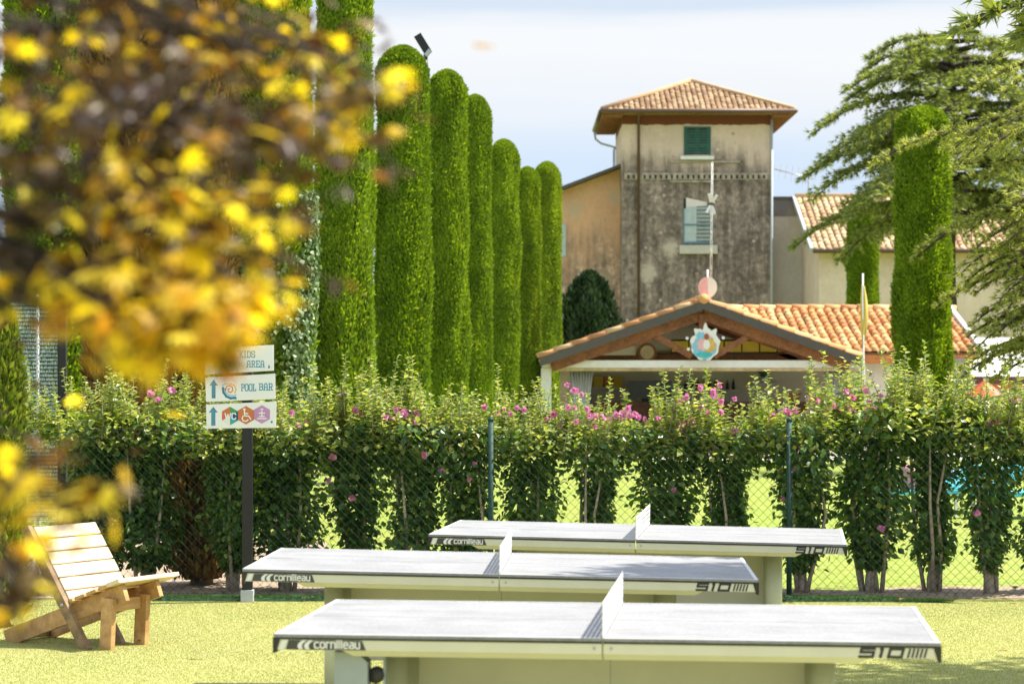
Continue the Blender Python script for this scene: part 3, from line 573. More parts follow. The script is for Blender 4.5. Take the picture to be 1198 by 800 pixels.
def bar_things():
    def curtain(px, w_, Y, z1, label):
        t = empty('curtain', (X_(px, Y), Y, 0), label, 'curtain'); n = 26; vs = []
        for zz, kk in ((z1, 1), (1.05, .62), (.1, .9)):
            for i in range(n + 1): u = i / n - .5; vs.append((u * w_ * kk, .05 * math.sin(i * 1.9) * kk, zz))
        b = MB(); b.add(vs, [(j*(n+1)+i, j*(n+1)+i+1, (j+1)*(n+1)+i+1, (j+1)*(n+1)+i) for j in range(2) for i in range(n)], True); o = b.build('cloth', M['curtain'], t)
        md = o.modifiers.new('s', 'SOLIDIFY'); md.thickness = .008
        b = MB(); b.tube([(-.26, .0, 1.05), (.26, .0, 1.05)], .035, 8); b.build('tie_band', M['white_paint'], t)
    curtain(680, .55, 54.9, 1.9, 'white gathered curtain tied by the left post of the pool bar'); curtain(977, .5, 54.9, 1.9, 'white gathered curtain by the right post of the pool bar')
    # crest on the front
    Y = 53.86; c = P(825, 402, Y); t = empty('crest_sign', (c.x, Y, c.z), 'splash-shaped painted crest hanging on the bar front', 'sign'); b = MB(); pts = []
    for k in range(72):
        a = 2 * math.pi * k / 72; top = max(0, math.sin(a)); r = .335 + .055 * math.sin(9 * a + .4) * (.25 + .75 * top) + .03 * math.sin(17 * a) * top
        pts.append((r * .95 * math.cos(a), r * 1.12 * math.sin(a) * (1.0 if math.sin(a) > 0 else .98)))
    b.prism(pts, 0, .03); b.build('board', M['label_white'], t)
    def blob(name, cx, cz, rx, rz, m, y, k=24, wob=0):
        b = MB(); b.prism([(cx + rx * math.cos(6.2832 * i / k) * (1 + wob * math.sin(i * 2.3)), cz + rz * math.sin(6.2832 * i / k) * (1 + wob * math.cos(i * 1.7))) for i in range(k)], -y, 0); b.build(name, M[m], t)
    blob('wave', -.02, -.08, .27, .26, 'sky_paint', .004, wob=.08); blob('wave', -.10, .17, .10, .09, 'sky_paint', .005, wob=.15); blob('scroll', .06, -.03, .17, .17, 'gold', .008, wob=.15); blob('scroll', -.06, -.02, .12, .13, 'pink_paint', .011, wob=.2)
    blob('figure', .03, -.02, .075, .11, 'label_white', .014, wob=.1); blob('hair', .03, .155, .055, .07, 'red_hair', .016); blob('scroll', .17, -.06, .06, .10, 'gold', .013, wob=.2); blob('wave', -.02, -.24, .17, .06, 'turquoise', .015, wob=.1)
    for dx, dz in ((-.40, .12), (.40, .13), (-.37, -.12)): blob('droplet', dx, dz, .035, .035, 'label_white', .003)
    # clock, screen, boxes, bottles, plant
    Y = 56.95; c = P(757, 412, Y); t = empty('round_plaque', (c.x, Y, c.z), 'round wooden plaque on the left gable wall of the bar', 'plaque')
    b = MB(); b.prism([(.22*math.cos(6.2832*k/32), .22*math.sin(6.2832*k/32)) for k in range(32)], -.05, 0); b.build('rim', M['truss'], t); b = MB(); b.prism([(.16*math.cos(6.2832*k/32), .16*math.sin(6.2832*k/32)) for k in range(32)], -.07, -.0505); b.build('face', M['pine_pale'], t)
    Y = 58.2; c = P(760, 470, Y); t = empty('wall_screen', (c.x, Y, 1.1), 'black flat screen standing behind the bar counter', 'screen'); b = MB(); b.box((-.52, 0, .08), (.52, .05, .50)); b.build('panel', M['screen_black'], t); b = MB(); b.box((-.2, -.06, 0), (.2, .1, .08)); b.build('stand', M['black_plastic'], t)
    for px, z, m_, lab in ((700, 1.44, 'yellow_paint', 'yellow box leftmost on the shelf behind the bar'), (712, 1.44, 'hex_red', 'red-brown box between two yellow ones on the bar shelf'), (723, 1.44, 'yellow_paint', 'yellow box beside the grey wall on the bar shelf')):
        Y = 59.6; t = empty('storage_box', (X_(px, Y), Y, z), lab, 'box', group='boxes on the bar shelf'); b = MB(); b.box((-.11, -.1, 0), (.11, .1, .22)); b.build('body', M[m_], t); b = MB(); b.box((-.115, -.105, .2205), (.115, .105, .25)); b.build('lid', M[m_], t)
    for k in range(9):
        px = 802 + k * 7; Y = 59.55; t = empty('bottle', (X_(px, Y), Y, 1.38), 'dark bottle in the row on the bar shelf', 'bottle', group='bottles on the bar shelf'); b = MB(); hh = .2 + .03 * (k % 3)
        b.tube([(0,0,0),(0,0,hh*.6),(0,0,hh*.75),(0,0,hh)], [.04,.04,.016,.015], 8); b.build('glass', M['glass_dark'], t)
    Y = 59.55; t = empty('potted_agave', (X_(893, Y), Y, 1.54), 'spiky green potted plant on the bar back shelf', 'plant'); b = MB(); b.tube([(0,0,0),(0,0,.14)], [.09, .12], 10); b.build('pot', M['label_white'], t); b = MB()
    for k in range(16):
        a = k * 2.4; L = .34; d = Vector((math.cos(a), math.sin(a) * .6, 1.0 + .5 * (k % 3))).normalized(); b.tube([Vector((0,0,.14)), Vector((0,0,.14)) + d * L * .5, Vector((0,0,.14)) + d * L], [.03, .022, .003], 5)
    b.build('leaves', M['plant_green'], t)
    Y = 57.5; t = empty('clay_bowl', (X_(927, Y), Y, 1.10), 'terracotta bowl on the bar counter', 'bowl'); b = MB(); b.tube([(0,0,0),(0,0,.1),(0,0,.2)], [.1,.18,.22], 12); b.build('body', M['clay'], t); b = MB(); b.tube([(0,0,.201),(0,0,.22)], [.225,.225], 12); b.build('rim', M['clay'], t)
    # flag
    Y = 53.0; t = empty('flag_pole', (X_(1011, Y), Y, 0), 'limp yellow and white flag on a thin pole before the tiled roof', 'flag'); b = MB(); b.tube([(0, 0, 0), (-.03, 0, Z_(320, Y))], [.028, .018], 8); b.build('pole', M['white_paint'], t)
    z1, z0 = Z_(332, Y), Z_(405, Y); n = 14; vs = []
    for i in range(n + 1):
        f = i / n; z = z1 + (z0 - z1) * f; wd = .02 + .15 * math.sin(math.pi * min(1, f * .9 + .1)) ; xo = -.03 * (z / Z_(320, Y))
        for j in range(5): u = j / 4; vs.append((xo - .015 + u * (wd) - wd * .25, .03 * math.sin(u * 7 + f * 3), z - u * .05))
    b = MB(); b.add(vs, [(i*5+j, i*5+j+1, (i+1)*5+j+1, (i+1)*5+j) for i in range(n) for j in range(4)], True); o = b.build('cloth', M['flag_yellow'], t); md = o.modifiers.new('s', 'SOLIDIFY'); md.thickness = .006
    # wind vane on a pole behind the gable
    Y = 56.2; t = empty('wind_vane', (X_(831, Y), Y, 3.3), 'small white bladed wind vane on a tall thin mast above the bar', 'wind vane'); zt = Z_(190, Y) - 3.3; b = MB()
    for k in range(3): a = 2.094 * k; b.tube([(.028*math.cos(a), .028*math.sin(a), 0), (.04 + .02*math.cos(a), .02*math.sin(a), zt)], .006, 5)
    for k in range(24): z = k * zt / 24; a = 2.094 * k; b.tube([(.028*math.cos(a) + .04*z/zt, .028*math.sin(a), z), (.028*math.cos(a+2.094) + .04*z/zt, .028*math.sin(a+2.094), z + zt/24)], .004, 4)
    b.build('mast', M['white_paint'], t); zv = Z_(239, Y) - 3.3
    b = MB(); b.prism([(-.06, zv - .03), (-.06, zv + .04), (-.56, zv + .15), (-.56, zv - .06)], -.012, .012); b.build('tail', M['flashing'], t)
    b = MB(); b.box((-.62, -.02, zv - .1), (-.563, .02, zv + .13)); b.build('tail_fin', M['post_black'], t)
    for k in range(6):
        a = k * math.pi / 3 + .35; d = Vector((.22 * math.cos(a), -.12, math.sin(a))).normalized(); c = Vector((.02, -.07, zv)); b = MB(); b.bar(c + d * .04, c + d * .25, .06, .012, (.3, 1, .2)); b.build('blade', M['net_metal'], t)
    b = MB(); b.tube([(.1, -.07, zv), (-.06, -.03, zv)], .045, 10); b.build('hub', M['fascia'], t)
    Y = 55.2; c = P(828, 336, Y); t = empty('oval_sign', (c.x, Y, 3.4), 'oval disc, half pink and half white, on the bar ridge', 'sign')
    for m_, s_ in (('pink_paint', -1), ('label_white', 1)):
        b = MB(); b.prism([(s_ * .004 + s_ * .21 * math.sin(math.pi * k / 20), c.z - 3.4 + .235 * math.cos(math.pi * k / 20)) for k in range(21)], 0, .05); b.build('half_disc', M[m_], t)
    b = MB(); b.tube([(0, .08, 0), (0, .08, c.z - 3.4 + .4)], .02, 6); b.build('rod', M['white_paint'], t)
bar_things()
def right_side():
    Y = 62.0; t = empty('sun_pavilion', (0, 0, 0), 'white roofed pavilion with brown and orange fascia right of the bar', 'pavilion'); xa, xb = X_(1142, Y), X_(1330, Y)
    b = MB(); b.add([(xa - .1, Y, Z_(440, Y)), (xb, Y, Z_(440, Y)), (xb, Y + 6, Z_(395, Y + 6)), (xa + .2, Y + 6, Z_(395, Y + 6))], [(0, 1, 2, 3)]); o = b.build('roof', M['awning_white'], t); md = o.modifiers.new('s', 'SOLIDIFY'); md.thickness = .06
    b = MB(); b.box((xa - .1, Y - .1, Z_(449, Y)), (xb, Y - .03, Z_(440, Y) - .01)); b.build('fascia', M['awning_brown'], t)
    b = MB(); b.box((xa + .4, Y - .03, Z_(455, Y)), (xb, Y + .05, Z_(449, Y) - .004)); b.build('valance', M['awning_orange'], t)
    for px in (1146, 1196, 1260): b = MB(); b.box((X_(px, Y) - .06, Y + .1, 0), (X_(px, Y) + .06, Y + .22, Z_(441, Y) - .02)); b.build('post', M['pipe_grey'], t)
    b = MB(); b.box((xa, Y + 5.6, 0), (xb, Y + 5.8, 2.2)); b.build('back_wall', M['pale_wall'], t)
    Y = 60.0; t = empty('red_sunshade', (X_(1152, Y), Y, 0), 'folded out red sunshade beside the stone pillar', 'sunshade'); z = Z_(452, Y)
    b = MB(); n = 10; vs = [(0, 0, z + .18)] + [(.5*math.cos(6.2832*k/n), .5*math.sin(6.2832*k/n), z - .24) for k in range(n)]; b.add(vs, [(0, 1 + k, 1 + (k+1) % n) for k in range(n)] + [tuple(range(n, 0, -1))]); b.build('canopy', M['red_paint'], t); b = MB(); b.tube([(0,0,0),(0,0,z+.2)], .025, 8); b.build('pole', M['white_paint'], t)
    # sun loungers on the grass, glimpsed through the shrubs
    for px, Y, lab, ext in ((1070, 31.0, 'turquoise sun lounger under a pinkish bundle, seen between shrubs', 'pink'), (1120, 31.6, 'turquoise sun lounger with pale blue towel behind the shrubs', 'blue'), (1192, 30.5, 'turquoise sun lounger at the right edge behind the last shrub', None)):
        t = empty('sun_lounger', (X_(px, Y), Y, 0), lab, 'sun lounger', rz=R_(18), group='turquoise loungers on the grass'); b = MB(); b.box((-.55, -.3, .28), (.5, .3, .34)); b.build('bed', M['turquoise'], t, .01)
        b = MB(); b.bar((.48, 0, .33), (.95, 0, .62), .58, .05, (0, 0, 1)); b.build('backrest', M['turquoise'], t)
        for sx in (-.5, .45):
            for sy in (-.26, .26): b = MB(); b.bar((sx, sy, 0), (sx, sy, .279), .04, .04); b.build('leg', M['label_white'], t)
        if ext:
            o = bpy.data.objects.new('towel' if ext == 'blue' else 'beach_bundle', None); COL.objects.link(o); o.location = (X_(px, Y), Y, .34)
            tag(o, 'pale blue crumpled towel on the middle turquoise lounger' if ext == 'blue' else 'pinkish crumpled bundle lying on a turquoise lounger', 'towel' if ext == 'blue' else 'bundle')
            bm = bmesh.new(); bmesh.ops.create_icosphere(bm, subdivisions=4, radius=1)
            for v in bm.verts:
                k = 1 + .16 * math.sin(v.co.x * 7 + v.co.y * 4) + .12 * math.sin(v.co.z * 9 + v.co.x * 5); v.co = Vector((v.co.x * .2 * k, v.co.y * .2 * k, max(-.02, (v.co.z * k + .7) * (.2 if ext == 'pink' else .13))))
            me = bpy.data.meshes.new('cloth'); bm.to_mesh(me); bm.free(); me.materials.append(M[ext + '_cloth']); me.polygons.foreach_set('use_smooth', [True] * len(me.polygons)); inst_obj('cloth', me, o)
right_side()
def floodlight():
    Y = 46.5; t = empty('floodlight', (X_(498, Y), Y, 0), 'dark slanted floodlight head on a pole above the clipped cypresses', 'floodlight'); z = Z_(62, Y)
    b = MB(); b.tube([(0, 0, 0), (0, 0, z - .02)], [.07, .04], 8); b.build('pole', M['post_black'], t)
    b = MB(); b.bar((.06, 0, z - .02), (-.16, 0, z + .34), .15, .05, (0, 1, 0)); b.build('lamp_head', M['post_black'], t); b = MB(); b.bar((0, 0, z - .06), (.09, 0, z + .05), .08, .08); b.build('bracket', M['steel'], t)
floodlight()

# ------------------------------------------------------------------ clipped cypress columns
LEAF2 = (np.array([(0, 0, 0), (-.5, .45, .06), (.5, .45, .06), (0, 1, -.05)]), np.array([(0, 2, 1), (1, 2, 3)]))
SPRAY = (np.array([(0, 0, 0), (-.5, .55, .1), (.5, .55, .1), (0, 1, 0), (0, .5, -.12)]), np.array([(0, 4, 1), (0, 2, 4), (1, 4, 3), (4, 2, 3)]))
def fnoise(seed, n=14, lo=1.2, hi=9):
    r = np.random.default_rng(seed); a = r.normal(size=n); k = r.integers(0, 7, n); q = r.uniform(lo, hi, n) * r.choice([-1, 1], n) * .35; ph = r.uniform(0, 6.28, n)
    return lambda th, z: (np.cos(th[..., None] * k + z[..., None] * q + ph) * a).sum(-1) / math.sqrt(n)
def column_mesh(seed, H, R, n, mat, core, top=.55, ss=(.07, .14), rough=.075, taper=.12, loose=0, z0=.35):
    """surface of a clipped column: core mesh + upright sprays; returns two meshes"""
    r = np.random.default_rng(seed); f = fnoise(seed)
    def rad(th, z):
        u = np.clip((z - z0) / (H - z0), 0, 1); base = (1 - taper * u) * np.minimum(1, .80 + u * 2.5)
        tz = np.clip((z - (H - top)) / top, 0, 1); base = base * np.sqrt(np.clip(1 - tz ** 2, 0, 1))
        return R * base * (1 + rough * f(th, z))
    nz_, na = 60, 24; zz = z0 + (H - z0) * (1 - (1 - np.linspace(0, 1, nz_)) ** 1.4); th = np.linspace(0, 2*np.pi, na, endpoint=False)
    TH, ZZ = np.meshgrid(th, zz); rr = rad(TH, ZZ) * .93
    V = np.stack([rr * np.cos(TH), rr * np.sin(TH), ZZ - .04], -1).reshape(-1, 3)
    q = np.array([(i*na+k, i*na+(k+1)%na, (i+1)*na+(k+1)%na, (i+1)*na+k) for i in range(nz_-1) for k in range(na)])
    T = np.concatenate([q[:, [0, 1, 2]], q[:, [0, 2, 3]]]); core_me = arr_mesh('core', V, T, M[core], True)
    th = r.uniform(0, 2*np.pi, n); z = z0 + (H - z0) * r.random(n) ** .92
    nt_ = int(n * .05); z[:nt_] = H - top * (1 - np.sqrt(1 - r.random(nt_) ** 2)) ; z[:nt_] = H - top * (r.random(nt_) ** 2)
    rd = rad(th, z) * (1 - .10 * r.random(n) ** 2 + loose * np.abs(r.normal(size=n)))
    pos = np.stack([rd * np.cos(th), rd * np.sin(th), z - .05], 1)
    outw = np.stack([np.cos(th), np.sin(th), np.clip((z - (H - top)) / top, 0, 1) * 1.5], 1)
    d = nrm(np.array((0, 0, 1.)) * r.uniform(.5, 1.2, (n, 1)) + outw * r.uniform(-.02, .30, (n, 1)) + r.normal(size=(n, 3)) * .24)
    s = r.uniform(*ss, n); V, T = scatter(*SPRAY, pos, d, outw + r.normal(size=(n, 3)) * .35, s, s * r.uniform(.28, .48, n))
    return core_me, arr_mesh('foliage', V, T, M[mat])
VAR = [column_mesh(11 + i, 8.0, .46, 62000, 'cypress', 'core_green', ss=(.05, .105)) for i in range(3)]
VARB = column_mesh(41, 8.0, .52, 30000, 'cypress_brown', 'core_brown', ss=(.09, .18), rough=.10, loose=.03)
def trunk_mesh(R=.12, h=.6):
    b = MB(); b.tube([(0, 0, -.05), (0, 0, .12), (0, 0, h)], [R * 1.7, R * 1.15, R], 12); return b
def cypress(px, w_px, top_py, Y, label, var=0, rot=0, mesh=None, group='clipped cypress columns'):
    t = empty('cypress', (X_(px, Y), Y, 0), label, 'cypress', group=group); H = Z_(top_py, Y); sx = (w_px / F * Y) / (2 * .50)
    cm, fm = mesh or VAR[var]
    for nm, me in (('core', cm), ('foliage', fm)):
        o = inst_obj('crown' if nm == 'foliage' else 'crown_core', me, t); o.scale = (sx, sx, H / 8.0); o.rotation_euler = (0, 0, rot)
    o = trunk_mesh(.14 * sx).build('trunk', M['bark_pale'], t)
    return t
cypress(403, 76, -90, 36, 'tall clipped cypress cut off by the photo top, without ivy', 0, 0.3)
cypress(471, 72, 55, 40, 'clipped cypress with the maple tip across its rounded top', 1, 1.1)
cypress(523, 55, 83, 43.5, 'clipped cypress directly under the dark floodlight', 2, 2.0)
cypress(556, 44, 112, 47, 'fourth tallest clipped cypress, just right of the floodlight one', 0, 2.9)
cypress(589, 43, 164, 54, 'medium height clipped cypress, third in the row left of the orange house', 1, 4.0)
cypress(617, 36, 196, 58, 'slim pale clipped cypress, shortest in the long row', 2, 5.0)
cypress(640, 38, 190, 66, 'farthest clipped cypress, last before the orange lean-to', 0, 5.6)
c2 = cypress(318, 104, -150, 29, 'clipped cypress with white-lit ivy climbing its right side', 1, .2)
cypress(1079, 73, 125, 48, 'broad clipped cypress standing before the right end of the bar roof', 2, .8)
cypress(1009, 43, 230, 84, 'short dark cypress behind the bar roof beside the flag', 1, 1.7)
cypress(232, 84, -150, 27, 'dry brown patched cypress column behind the maple leaves', 0, .2, VARB, 'dry cypress columns')
cypress(150, 96, -190, 26.5, 'browned cypress column leftmost behind the maple leaves', 0, 1.9, VARB, 'dry cypress columns')
cypress(60, 120, -160, 31, 'dark green cypress column far left behind the court screen', 2, 3.0)
def ivy():
    Y = 29; n = 2300; r = np.random.default_rng(5); R = .53
    z = np.concatenate([r.uniform(Z_(480, Y), Z_(225, Y), 1600), r.normal(Z_(315, Y), .28, 700)])
    th0 = -.55 + .30 * np.sin(z * 2.3); th = np.where(np.arange(n) < 1600, th0 + r.normal(0, .28, n), r.normal(-2.05, .38, n)); rr = R * (1.0 + .06 * r.random(n))
    pos = np.stack([rr * np.cos(th), rr * np.sin(th), z], 1); o = np.stack([np.cos(th), np.sin(th), np.zeros(n)], 1)
    d = nrm(np.array((0, 0, -1.)) + r.normal(size=(n, 3)) * .6); V, T = scatter(*LEAF2, pos, d, o + r.normal(size=(n, 3)) * .3, r.uniform(.04, .075, n))
    arr_obj('ivy', V, T, M['ivy'], c2)
ivy()
def bushy(name, px, Y, H, R, n, mat, core, label, cat, seed, ss, top=1.2, rough=.22, loose=.12, z0=.1):
    t = empty(name, (X_(px, Y), Y, 0), label, cat); cm, fm = column_mesh(seed, H, R, n, mat, core, top, ss, rough, .35, loose, z0)
    o = inst_obj('crown_core', cm, t); o.scale = (.8, .8, .95); inst_obj('crown', fm, t); trunk_mesh(.07, .5).build('trunk', M['bark'], t); return t
bushy('yew', 690, 82, Z_(322, 82), 1.0, 16000, 'yew', 'core_green', 'dark yew bush in front of the orange lean-to', 'yew', 61, (.12, .3), 2.2)
bushy('thuja', -4, 17.6, Z_(345, 17.6), .20, 12000, 'cypress_pale', 'core_green', 'bright green thuja at the left edge before the court screen', 'thuja', 62, (.05, .11), .8, .12, .10)
bushy('dry_thuja', 236, 21.0, 1.50, .24, 6500, 'cypress_brown', 'core_brown', 'brown withered thuja among the shrubs left of the signpost', 'thuja', 63, (.05, .13), .7, .38, .3)
bushy('laurel', 200, 33, 2.9, 1.5, 9000, 'yew', 'core_green', 'dark laurel bush deep behind the shrubs left of the signpost', 'bush', 64, (.12, .25), 1.2)
bushy('laurel', 60, 34, 3.0, 1.7, 9000, 'yew', 'core_green', 'dark laurel bush behind the court screen post', 'bush', 65, (.12, .25), 1.2)

# ------------------------------------------------------------------ cedars
TUFT = []
for k in range(6):
    a = k * 1.047; TUFT += [(.10 * math.cos(a + 1.5), .0, .10 * math.sin(a + 1.5)), (-.10 * math.cos(a + 1.5), .0, -.10 * math.sin(a + 1.5)), (.5 * math.cos(a), .8, .5 * math.sin(a))]
TUFT = (np.array(TUFT), np.arange(18).reshape(6, 3))
def cedar(name, base, H, rt, branches, label, seed, tuft=.16, step=.10, twig=.42, mat='cedar', droop=.35):
    """branches: (z, azimuth, length, rise); layered, drooping at the tips"""
    t = empty(name, base, label, 'cedar'); r = np.random.default_rng(seed); b = MB()
    zs = np.linspace(-.1, H, 14); b.tube([(.12 * math.sin(z * .6 + seed), .12 * math.cos(z * .5), z) for z in zs], [max(.03, rt * (1 - z / (H * 1.03))) + (.12 * rt if z < .5 else 0) for z in zs], 12); b.build('trunk', M['bark_dark'], t)
    lb = MB(); ps, ds = [], []
    for (z, az, L, rise) in branches:
        o = np.array((.12 * math.sin(z * .6 + seed), .12 * math.cos(z * .5), z)); dr = np.array((math.cos(az), math.sin(az), 0)); side = np.array((-dr[1], dr[0], 0)); wob = r.normal(0, .05, 2)
        def pt(s): return o + dr * L * s + np.array((0, 0, 1.)) * L * (rise * s - droop * s ** 2.6) + side * L * (wob[0] * math.sin(3 * s) + wob[1] * s * s)
        lb.tube([pt(s) for s in np.linspace(0, 1, 9)], [max(.012, .035 * L ** .7 * (1 - s) + .012) for s in np.linspace(0, 1, 9)], 6)
        nt_ = max(6, int(L / .13))
        for i in range(nt_):
            s = .18 + .82 * (i + r.random()) / nt_; c = pt(s); tl = L * twig * (1.08 - s) ** .6 * r.uniform(.45, 1.1) * .75
            for sg in (-1, 1):
                dd = nrm(dr * r.uniform(.3, .9) + side * sg * r.uniform(.5, 1.1) + np.array((0, 0, r.uniform(-.1, .25)))); m_ = max(3, int(tl / step)); u = (np.arange(m_) + r.random(m_)) / m_
                q = c + dd * (u * tl)[:, None] + np.array((0, 0, -1.)) * (.42 * tl * u ** 2)[:, None] + r.normal(0, .035, (m_, 3)); ps.append(q); ds.append(nrm(dd + np.array((0, 0, -.55)) * u[:, None] + r.normal(0, .35, (m_, 3))))
                if i % 2 == 0: lb.tube([c, c + dd * tl * .5 + np.array((0, 0, -.10 * tl)), c + dd * tl + np.array((0, 0, -.42 * tl))], [.012, .009, .005], 4)
    lb.build('limbs', M['bark_dark'], t)
    p_ = np.concatenate(ps); d_ = np.concatenate(ds); V, T = scatter(*TUFT, p_, d_, rdir(len(p_), r), tuft * r.uniform(.7, 1.3, len(p_))); arr_obj('crown', V, T, M[mat], t); return t
def ring_branches(seed, z0, z1, n, Lf, rise=.18):
    r = np.random.default_rng(seed); o = []
    for i in range(n):
        z = z0 + (z1 - z0) * (i + r.random() * .5) / n; o.append((z, i * 2.4 + r.normal(0, .3), Lf(z) * r.uniform(.75, 1.15), rise * r.uniform(.5, 1.4)))
    return o
Ya = 74.0
cedar('cedar', (X_(1112, Ya), Ya, 0), 12.4, .42, ring_branches(3, 6.4, 12.1, 58, lambda z: 4.6 if z < 9.0 else 4.6 - (z - 9.0) * .62), 'tall dark cedar with layered branches behind the right cypress', 71, .22, .14, droop=.40)
def toward(bx, by, px, py, Y): p = P(px, py, Y); return math.atan2(p.y - by, p.x - bx), math.hypot(p.x - bx, p.y - by), p.z
Yb = 44.0; bx = X_(1262, Yb); br = ring_branches(9, 2.0, 7.4, 26, lambda z: 2.3) + ring_branches(31, 2.2, 5.4, 22, lambda z: 2.5)
for px, py, Y, up in ((1030, 218, 43.5, 1.5), (1125, 290, 43, .35), (1135, 300, 44, .2), (1150, 380, 43, .35), (1145, 355, 45, .3), (1125, 95, 45, .6), (1120, 190, 46, .9), (1130, 160, 43.4, .7), (1160, 230, 44, .6), (1150, 60, 44, .5), (1180, 340, 42.4, .4), (1128, 415, 43.6, .3), (1165, 425, 44.4, .2), (1150, 320, 44.6, .3), (1175, 270, 43, .4), (1190, 400, 42.8, .2), (1140, 250, 45, .4), (1160, 365, 45, .25)):
    az, L, z = toward(bx, Yb, px, py, Y); br.append((z + up * .35, az, L, up * .2 + .10))
cedar('cedar', (bx, Yb, 0), 8.6, .3, br, 'nearer cedar off the right edge reaching a drooping branch over the cypress', 72, .13, .085, mat='cedar_sunlit', droop=.42)
ob = []
ox, oy = 8.6, 15.2
for tx, ty, zz in ((2.95, 13.55, 5.0), (3.2, 13.6, 5.1), (3.5, 13.7, 5.1), (3.0, 13.75, 5.0), (3.3, 13.8, 5.2), (3.8, 13.85, 5.2), (3.1, 13.5, 5.05), (3.5, 13.55, 5.15), (3.9, 13.7, 5.0), (2.8, 13.65, 5.15), (3.6, 13.9, 5.0), (2.75, 15.2, 4.32), (3.1, 15.4, 4.22), (3.4, 15.6, 4.3), (5.6, 14.7, 5.0), (5.7, 15.0, 5.1), (5.9, 15.3, 5.2), (5.7, 14.85, 5.2), (6.0, 15.2, 5.0), (5.8, 15.5, 5.2)):
    ob.append((zz + .35, math.atan2(ty - oy, tx - ox), math.hypot(tx - ox, ty - oy), .12))
ob += ring_branches(21, 6.5, 9.5, 10, lambda z: 2.0)
cedar('cedar', (ox, oy, 0), 10, .26, ob, 'overhanging cedar twigs at the top right corner of the photo', 73, .14, .045, .20, droop=.24)

# ------------------------------------------------------------------ flowering shrubs along the fence
OVATE = (np.array([(0, 0, 0), (-.30, .28, .10), (.30, .28, .10), (-.36, .52, .08), (.36, .52, .08), (0, .55, -.04), (0, 1.0, -.08)]), np.array([(0, 5, 1), (0, 2, 5), (1, 5, 3), (2, 4, 5), (3, 5, 6), (5, 4, 6)]))
def shrub_mesh(seed, wide=1.0):
    r = np.random.default_rng(seed); st = MB(); ps, ds, us, zs_ = [], [], [], []
    nst = 5
    for k in range(nst):
        a = 6.28 * k / nst + r.normal(0, .3); rr = .05 + .05 * r.random(); top = np.array((math.cos(a) * .26 * r.random(), math.sin(a) * .2 * r.random(), 1.25 + .25 * r.random()))
        b0 = np.array((math.cos(a) * rr, math.sin(a) * rr * .7, -.03)); md = (b0 + top) / 2 + r.normal(0, .05, 3) * (1, 1, 0)
        st.tube([b0, b0 * .5 + md * .5 + r.normal(0, .012, 3), md, top], [.019, .016, .013, .006], 7)
    st.tube([(0, 0, -.04), (.01, 0, .10), (0, 0, .24)], [.056, .044, .030], 9)
    n = int(3000 * wide); z = (.19 if wide < 1.25 else .12) + 1.24 * r.random(n) ** .85; R = (.185 + .055 * np.sin(z * 6 + seed)) * wide; R = np.where(z > 1.0, R + (z - 1.0) * .62, R); R = np.where(z < .45, R * np.clip((.45 if wide < 1.25 else .75) + (z - .19) * 2.6, 0, 1), R); R = np.where(z > 1.42, R * .95, R)
    q = np.sqrt(r.random(n)); q = np.where(r.random(n) < .18, q * 1.5, q); a = r.uniform(0, 6.28, n); lump = 1 + .36 * np.sin(a * 3 + z * 5 + seed) * np.sin(z * 7 + seed * 2); rad = R * q * lump
    pos = np.stack([rad * np.cos(a), rad * np.sin(a) * .85, z], 1); o = np.stack([np.cos(a), np.sin(a), np.full(n, -.15)], 1)
    d = nrm(o * .8 + np.array((0, 0, -.5)) + r.normal(size=(n, 3)) * .6); V1 = scatter(*OVATE, pos, d, np.array((0, 0, 1.)) + o * .5 + r.normal(size=(n, 3)) * .55, r.uniform(.036, .074, n))
    # upright stems with small pale leaves, plus crown leaves paled to imitate sunlight
    ps, ds, ss = [], [], []
    for k in range(44):
        a = r.uniform(0, 6.28); rr = (.46 * wide) * math.sqrt(r.random()); c = np.array((rr * math.cos(a), rr * math.sin(a) * .7, 1.24 + .14 * r.random())); lean = np.array((math.cos(a) * .16, math.sin(a) * .16, 0)) + r.normal(0, .10, 3) * (1, 1, 0)
        L = r.uniform(.20, .48) + (.22 * r.random() if r.random() < .25 else 0); tip = c + lean * L + np.array((0, 0, L)); st.tube([c, (c + tip) / 2 + r.normal(0, .008, 3), tip], [.005, .004, .002], 4, False)
        m_ = int(L / .0125); u = (np.arange(m_) + r.random(m_) * .6) / m_; ang = np.arange(m_) * 2.4 + r.random(); q = c + (tip - c) * u[:, None]; h_ = np.stack([np.cos(ang), np.sin(ang), np.full(m_, .35)], 1); ps.append(q); ds.append(h_ + r.normal(0, .3, (m_, 3))); ss.append((.078 - .040 * u) * r.uniform(.7, 1.2, m_))
    n = 650; a = r.uniform(0, 6.28, n); rr = .50 * wide * np.sqrt(r.random(n)); ps.append(np.stack([rr * np.cos(a), rr * np.sin(a) * .7, 1.20 + .28 * r.random(n)], 1)); ds.append(np.stack([np.cos(a), np.sin(a), r.normal(0, .5, n)], 1) + r.normal(0, .4, (n, 3))); ss.append(r.uniform(.04, .075, n))
    ps, ds, ss = np.concatenate(ps), np.concatenate(ds), np.concatenate(ss); V2 = scatter(*OVATE, ps, ds, np.tile((0, 0, 1.), (len(ps), 1)) + r.normal(0, .3, (len(ps), 3)), ss)
    return st, arr_mesh('foliage', *V1, M['hibiscus']), arr_mesh('shoots_lit_crown', *V2, M['shoot'])
SH = []
for k, wd in enumerate((1.0, .86, 1.12, .94, 1.12, 1.26, 1.18)):
    st, f1, f2 = shrub_mesh(100 + k, wd); o = st.build('stems', M['bark_pale']); SH.append((o.data, f1, f2)); bpy.data.objects.remove(o)
